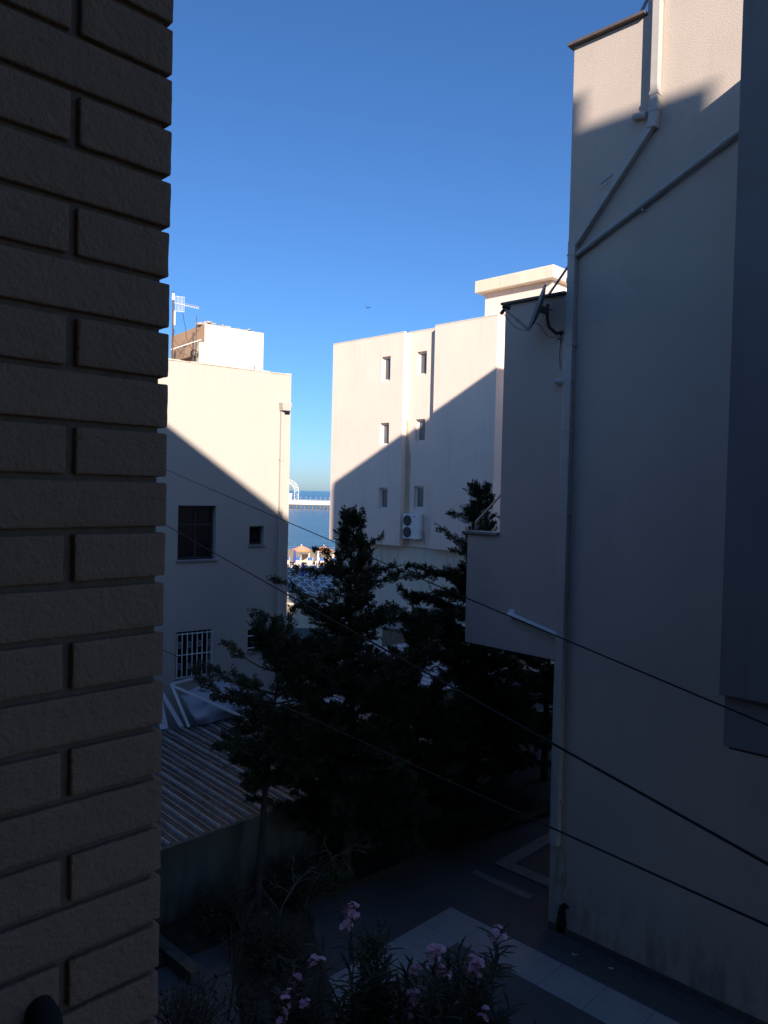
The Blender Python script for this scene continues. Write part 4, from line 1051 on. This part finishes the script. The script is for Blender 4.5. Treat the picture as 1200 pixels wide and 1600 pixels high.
def deck_chair(f, r, lb, s_=1):
    root = thing('deck_chair', lb, 'deck chair', fr(f, r, sandz(f)), YAW + s_ * .25, 'blue and orange deck chairs along the water')
    m = MB()
    for x in (-.3, .3): m.bar((x, .30, 0), (x, -.10, 1.05), .05, .04); m.bar((x, -.45, 0), (x, .25, .55), .05, .04)
    m.build('frame', MT['white'], root)
    m = MB(); m.add([(-.27, -.02, .70), (.27, -.02, .70), (.27, -.14, 1.05), (-.27, -.14, 1.05)], [(0, 1, 2, 3)]); m.build('headrest', MT['lightblue'], root)
    m = MB()
    for k in range(5):
        x0_ = -.27 + k * .108; m.add([(x0_, -.36, .30), (x0_ + .108, -.36, .30), (x0_ + .108, -.02, .69), (x0_, -.02, .69)], [(0, 1, 2, 3)], k % 2)
    m.build('seat', [MT['orange'], MT['canvaswhite']], root)
for i, (r, lb) in enumerate(((-10.35, 'deck chair with blue headrest at the cream house edge'), (-9.20, 'deck chair with blue headrest right of the closed blue parasol'), (-7.85, 'deck chair with blue headrest between the two open parasols'), (-6.55, 'deck chair with blue headrest right of the closed white parasol'), (-5.3, 'deck chair with blue headrest by the treetop'))):
    deck_chair(82.5, r, lb)
for r, lb in ((-7.35, 'low white beach table under the closed white parasol'), (-8.95, 'low white beach table under the left open parasol')):
    t = thing('beach_table', lb, 'table', fr(79, r, sandz(79)), YAW, 'low white beach tables')
    m = MB(); m.box(-.45, .45, -.35, .35, .42, .46); m.build('tabletop', MT['white'], t)
    for x in (-.38, .38):
        for y in (-.3, .3): q = MB(); q.box(x - .025, x + .025, y - .025, y + .025, 0, .42); q.build('leg', MT['white'], t)
m = MB(); m.box(-1.5, 1.5, -.1, .1, -.3, .12); tag(m.build('kerb', MT['concrete'], loc=fr(51.5, -5.3, sandz(51.5)), bevel=.02), 'low concrete kerb at the edge of the sand', 'kerb').rotation_euler = (0, 0, YAW)

# ------------------------------------------------------------------ pier with a lattice arch
PD = 377
pier = thing('pier', 'long white pier standing on dark piles in the sea', 'pier', fr(PD, 0, -1.3), YAW)
m = MB(); m.box(-120, 60, 0, 9, 1.9, 3.9); m.build('deck', MT['pierwhite'], pier)
m = MB(); m.box(-120, 60, .3, 8.5, 1.5, 1.89); m.build('beam', MT['pierpile'], pier)
for k in range(26):
    q = MB(); x = -58 + k * 1.9 + rnd.uniform(-.25, .25); q.box(x - .35, x + .35, .5, 1.5, -1, 1.5); q.build('pile', MT['pierpile'], pier)
m = MB()
for k in range(22):
    x = -47 + k * 1.15; h = 4.0 + .25; m.box(x - .05, x + .05, .15, .3, 3.9, h + rnd.uniform(0, .2))
m.box(-120, 60, .2, .3, 4.35, 4.42); m.build('railing', MT['pierwhite'], pier)
for k in range(9):
    q = MB(); x = -43.5 + k * 2.35 + rnd.uniform(-.4, .4); q.tube([(x, 4, 3.9), (x, 4, 5.4)], .03, 6); q.box(x - .14, x + .14, 3.9, 4.1, 5.4, 5.62); q.build('lamp', MT['pierwhite'], pier)
arch = thing('lattice_arch', 'white lattice arch rising above the pier', 'arch', fr(PD + 4, -48.6, 2.6), YAW)
m = MB(); Ro, Ri = 6.0, 4.0
def arc(rad, y, n=26):
    P_ = [(-rad, y, 0), (-rad, y, 2.3), (-rad, y, 4.4)]
    P_ += [(-rad * cos(pi * k / n), y, 4.4 + rad * sin(pi * k / n)) for k in range(1, n)]
    return P_ + [(rad, y, 4.4), (rad, y, 2.3), (rad, y, 0)]
chords = [arc(Ro, -.9), arc(Ro, .9), arc(Ri, -.9), arc(Ri, .9)]
for c in chords: m.tube(c, .10, 5)
m.build('chord', MT['pierwhite'], arch)
m = MB()
for i in range(len(chords[0])):
    for a, b in ((0, 2), (1, 3), (0, 1), (2, 3)): m.tube([chords[a][i], chords[b][i]], .055, 4)
    if i + 1 < len(chords[0]):
        for a, b in ((0, 2), (1, 3)): m.tube([chords[a][i], chords[b][i + 1]] if i % 2 else [chords[b][i], chords[a][i + 1]], .055, 4)
m.build('bracing', MT['pierwhite'], arch)
kio = thing('kiosk', 'small white kiosk on the pier beside the arch', 'kiosk', fr(PD + 3, -46.9, 2.6), YAW)
m = MB(); m.box(-1.2, 1.2, 0, 2, 1.6, 3.4); m.build('sign_board', MT['pierwhite'], kio); m = MB(); m.box(-1.0, 1.0, .1, 1.8, 0, 1.6); m.build('booth', MT['pvc'], kio)

# ------------------------------------------------------------------ small things
bd_ = thing('bird', 'dark bird gliding high in the blue sky', 'bird', (-43.409, 42.014, 21.879), YAW)
m = MB(); m.tube([(.0, -.12, 0), (.0, -.05, .01), (.0, .06, .0), (.0, .16, -.01)], [.012, .035, .03, .012], 8); m.build('body', MT['bird'], bd_, smooth=True)
for sgn, tip, mid_ in ((-1, Vector((-.10, .02, .42)), Vector((-.06, .05, .20))), (1, Vector((.36, .03, .04)), Vector((.18, .05, .06)))):
    m = MB(); r0, r2 = Vector((0, .05, .01)), Vector((0, -.06, .01))
    m.add([r2, mid_ - Vector((0, .09, 0)), tip, mid_ + Vector((0, .03, 0)), r0], [(0, 1, 2, 3, 4)]); o = m.build('wing', MT['bird'], bd_); s_ = o.modifiers.new('t', 'SOLIDIFY'); s_.thickness = .012
for x, y, lb in ((-6.35, 11.15, 'tiny white paper scrap on the dark floor near the downpipe'), (-5.75, 11.25, 'tiny white scrap on the dark floor along the grey wall')):
    m = MB(); m.add([(0, 0, .006), (.07, .01, .008), (.08, .05, .012), (.01, .04, .007)], [(0, 1, 2, 3)]); o = m.build('litter', MT['litter'], loc=(x, y, 0)); tag(o, lb, 'litter', 'paper scraps on the courtyard floor')
    s_ = o.modifiers.new('t', 'SOLIDIFY'); s_.thickness = .003
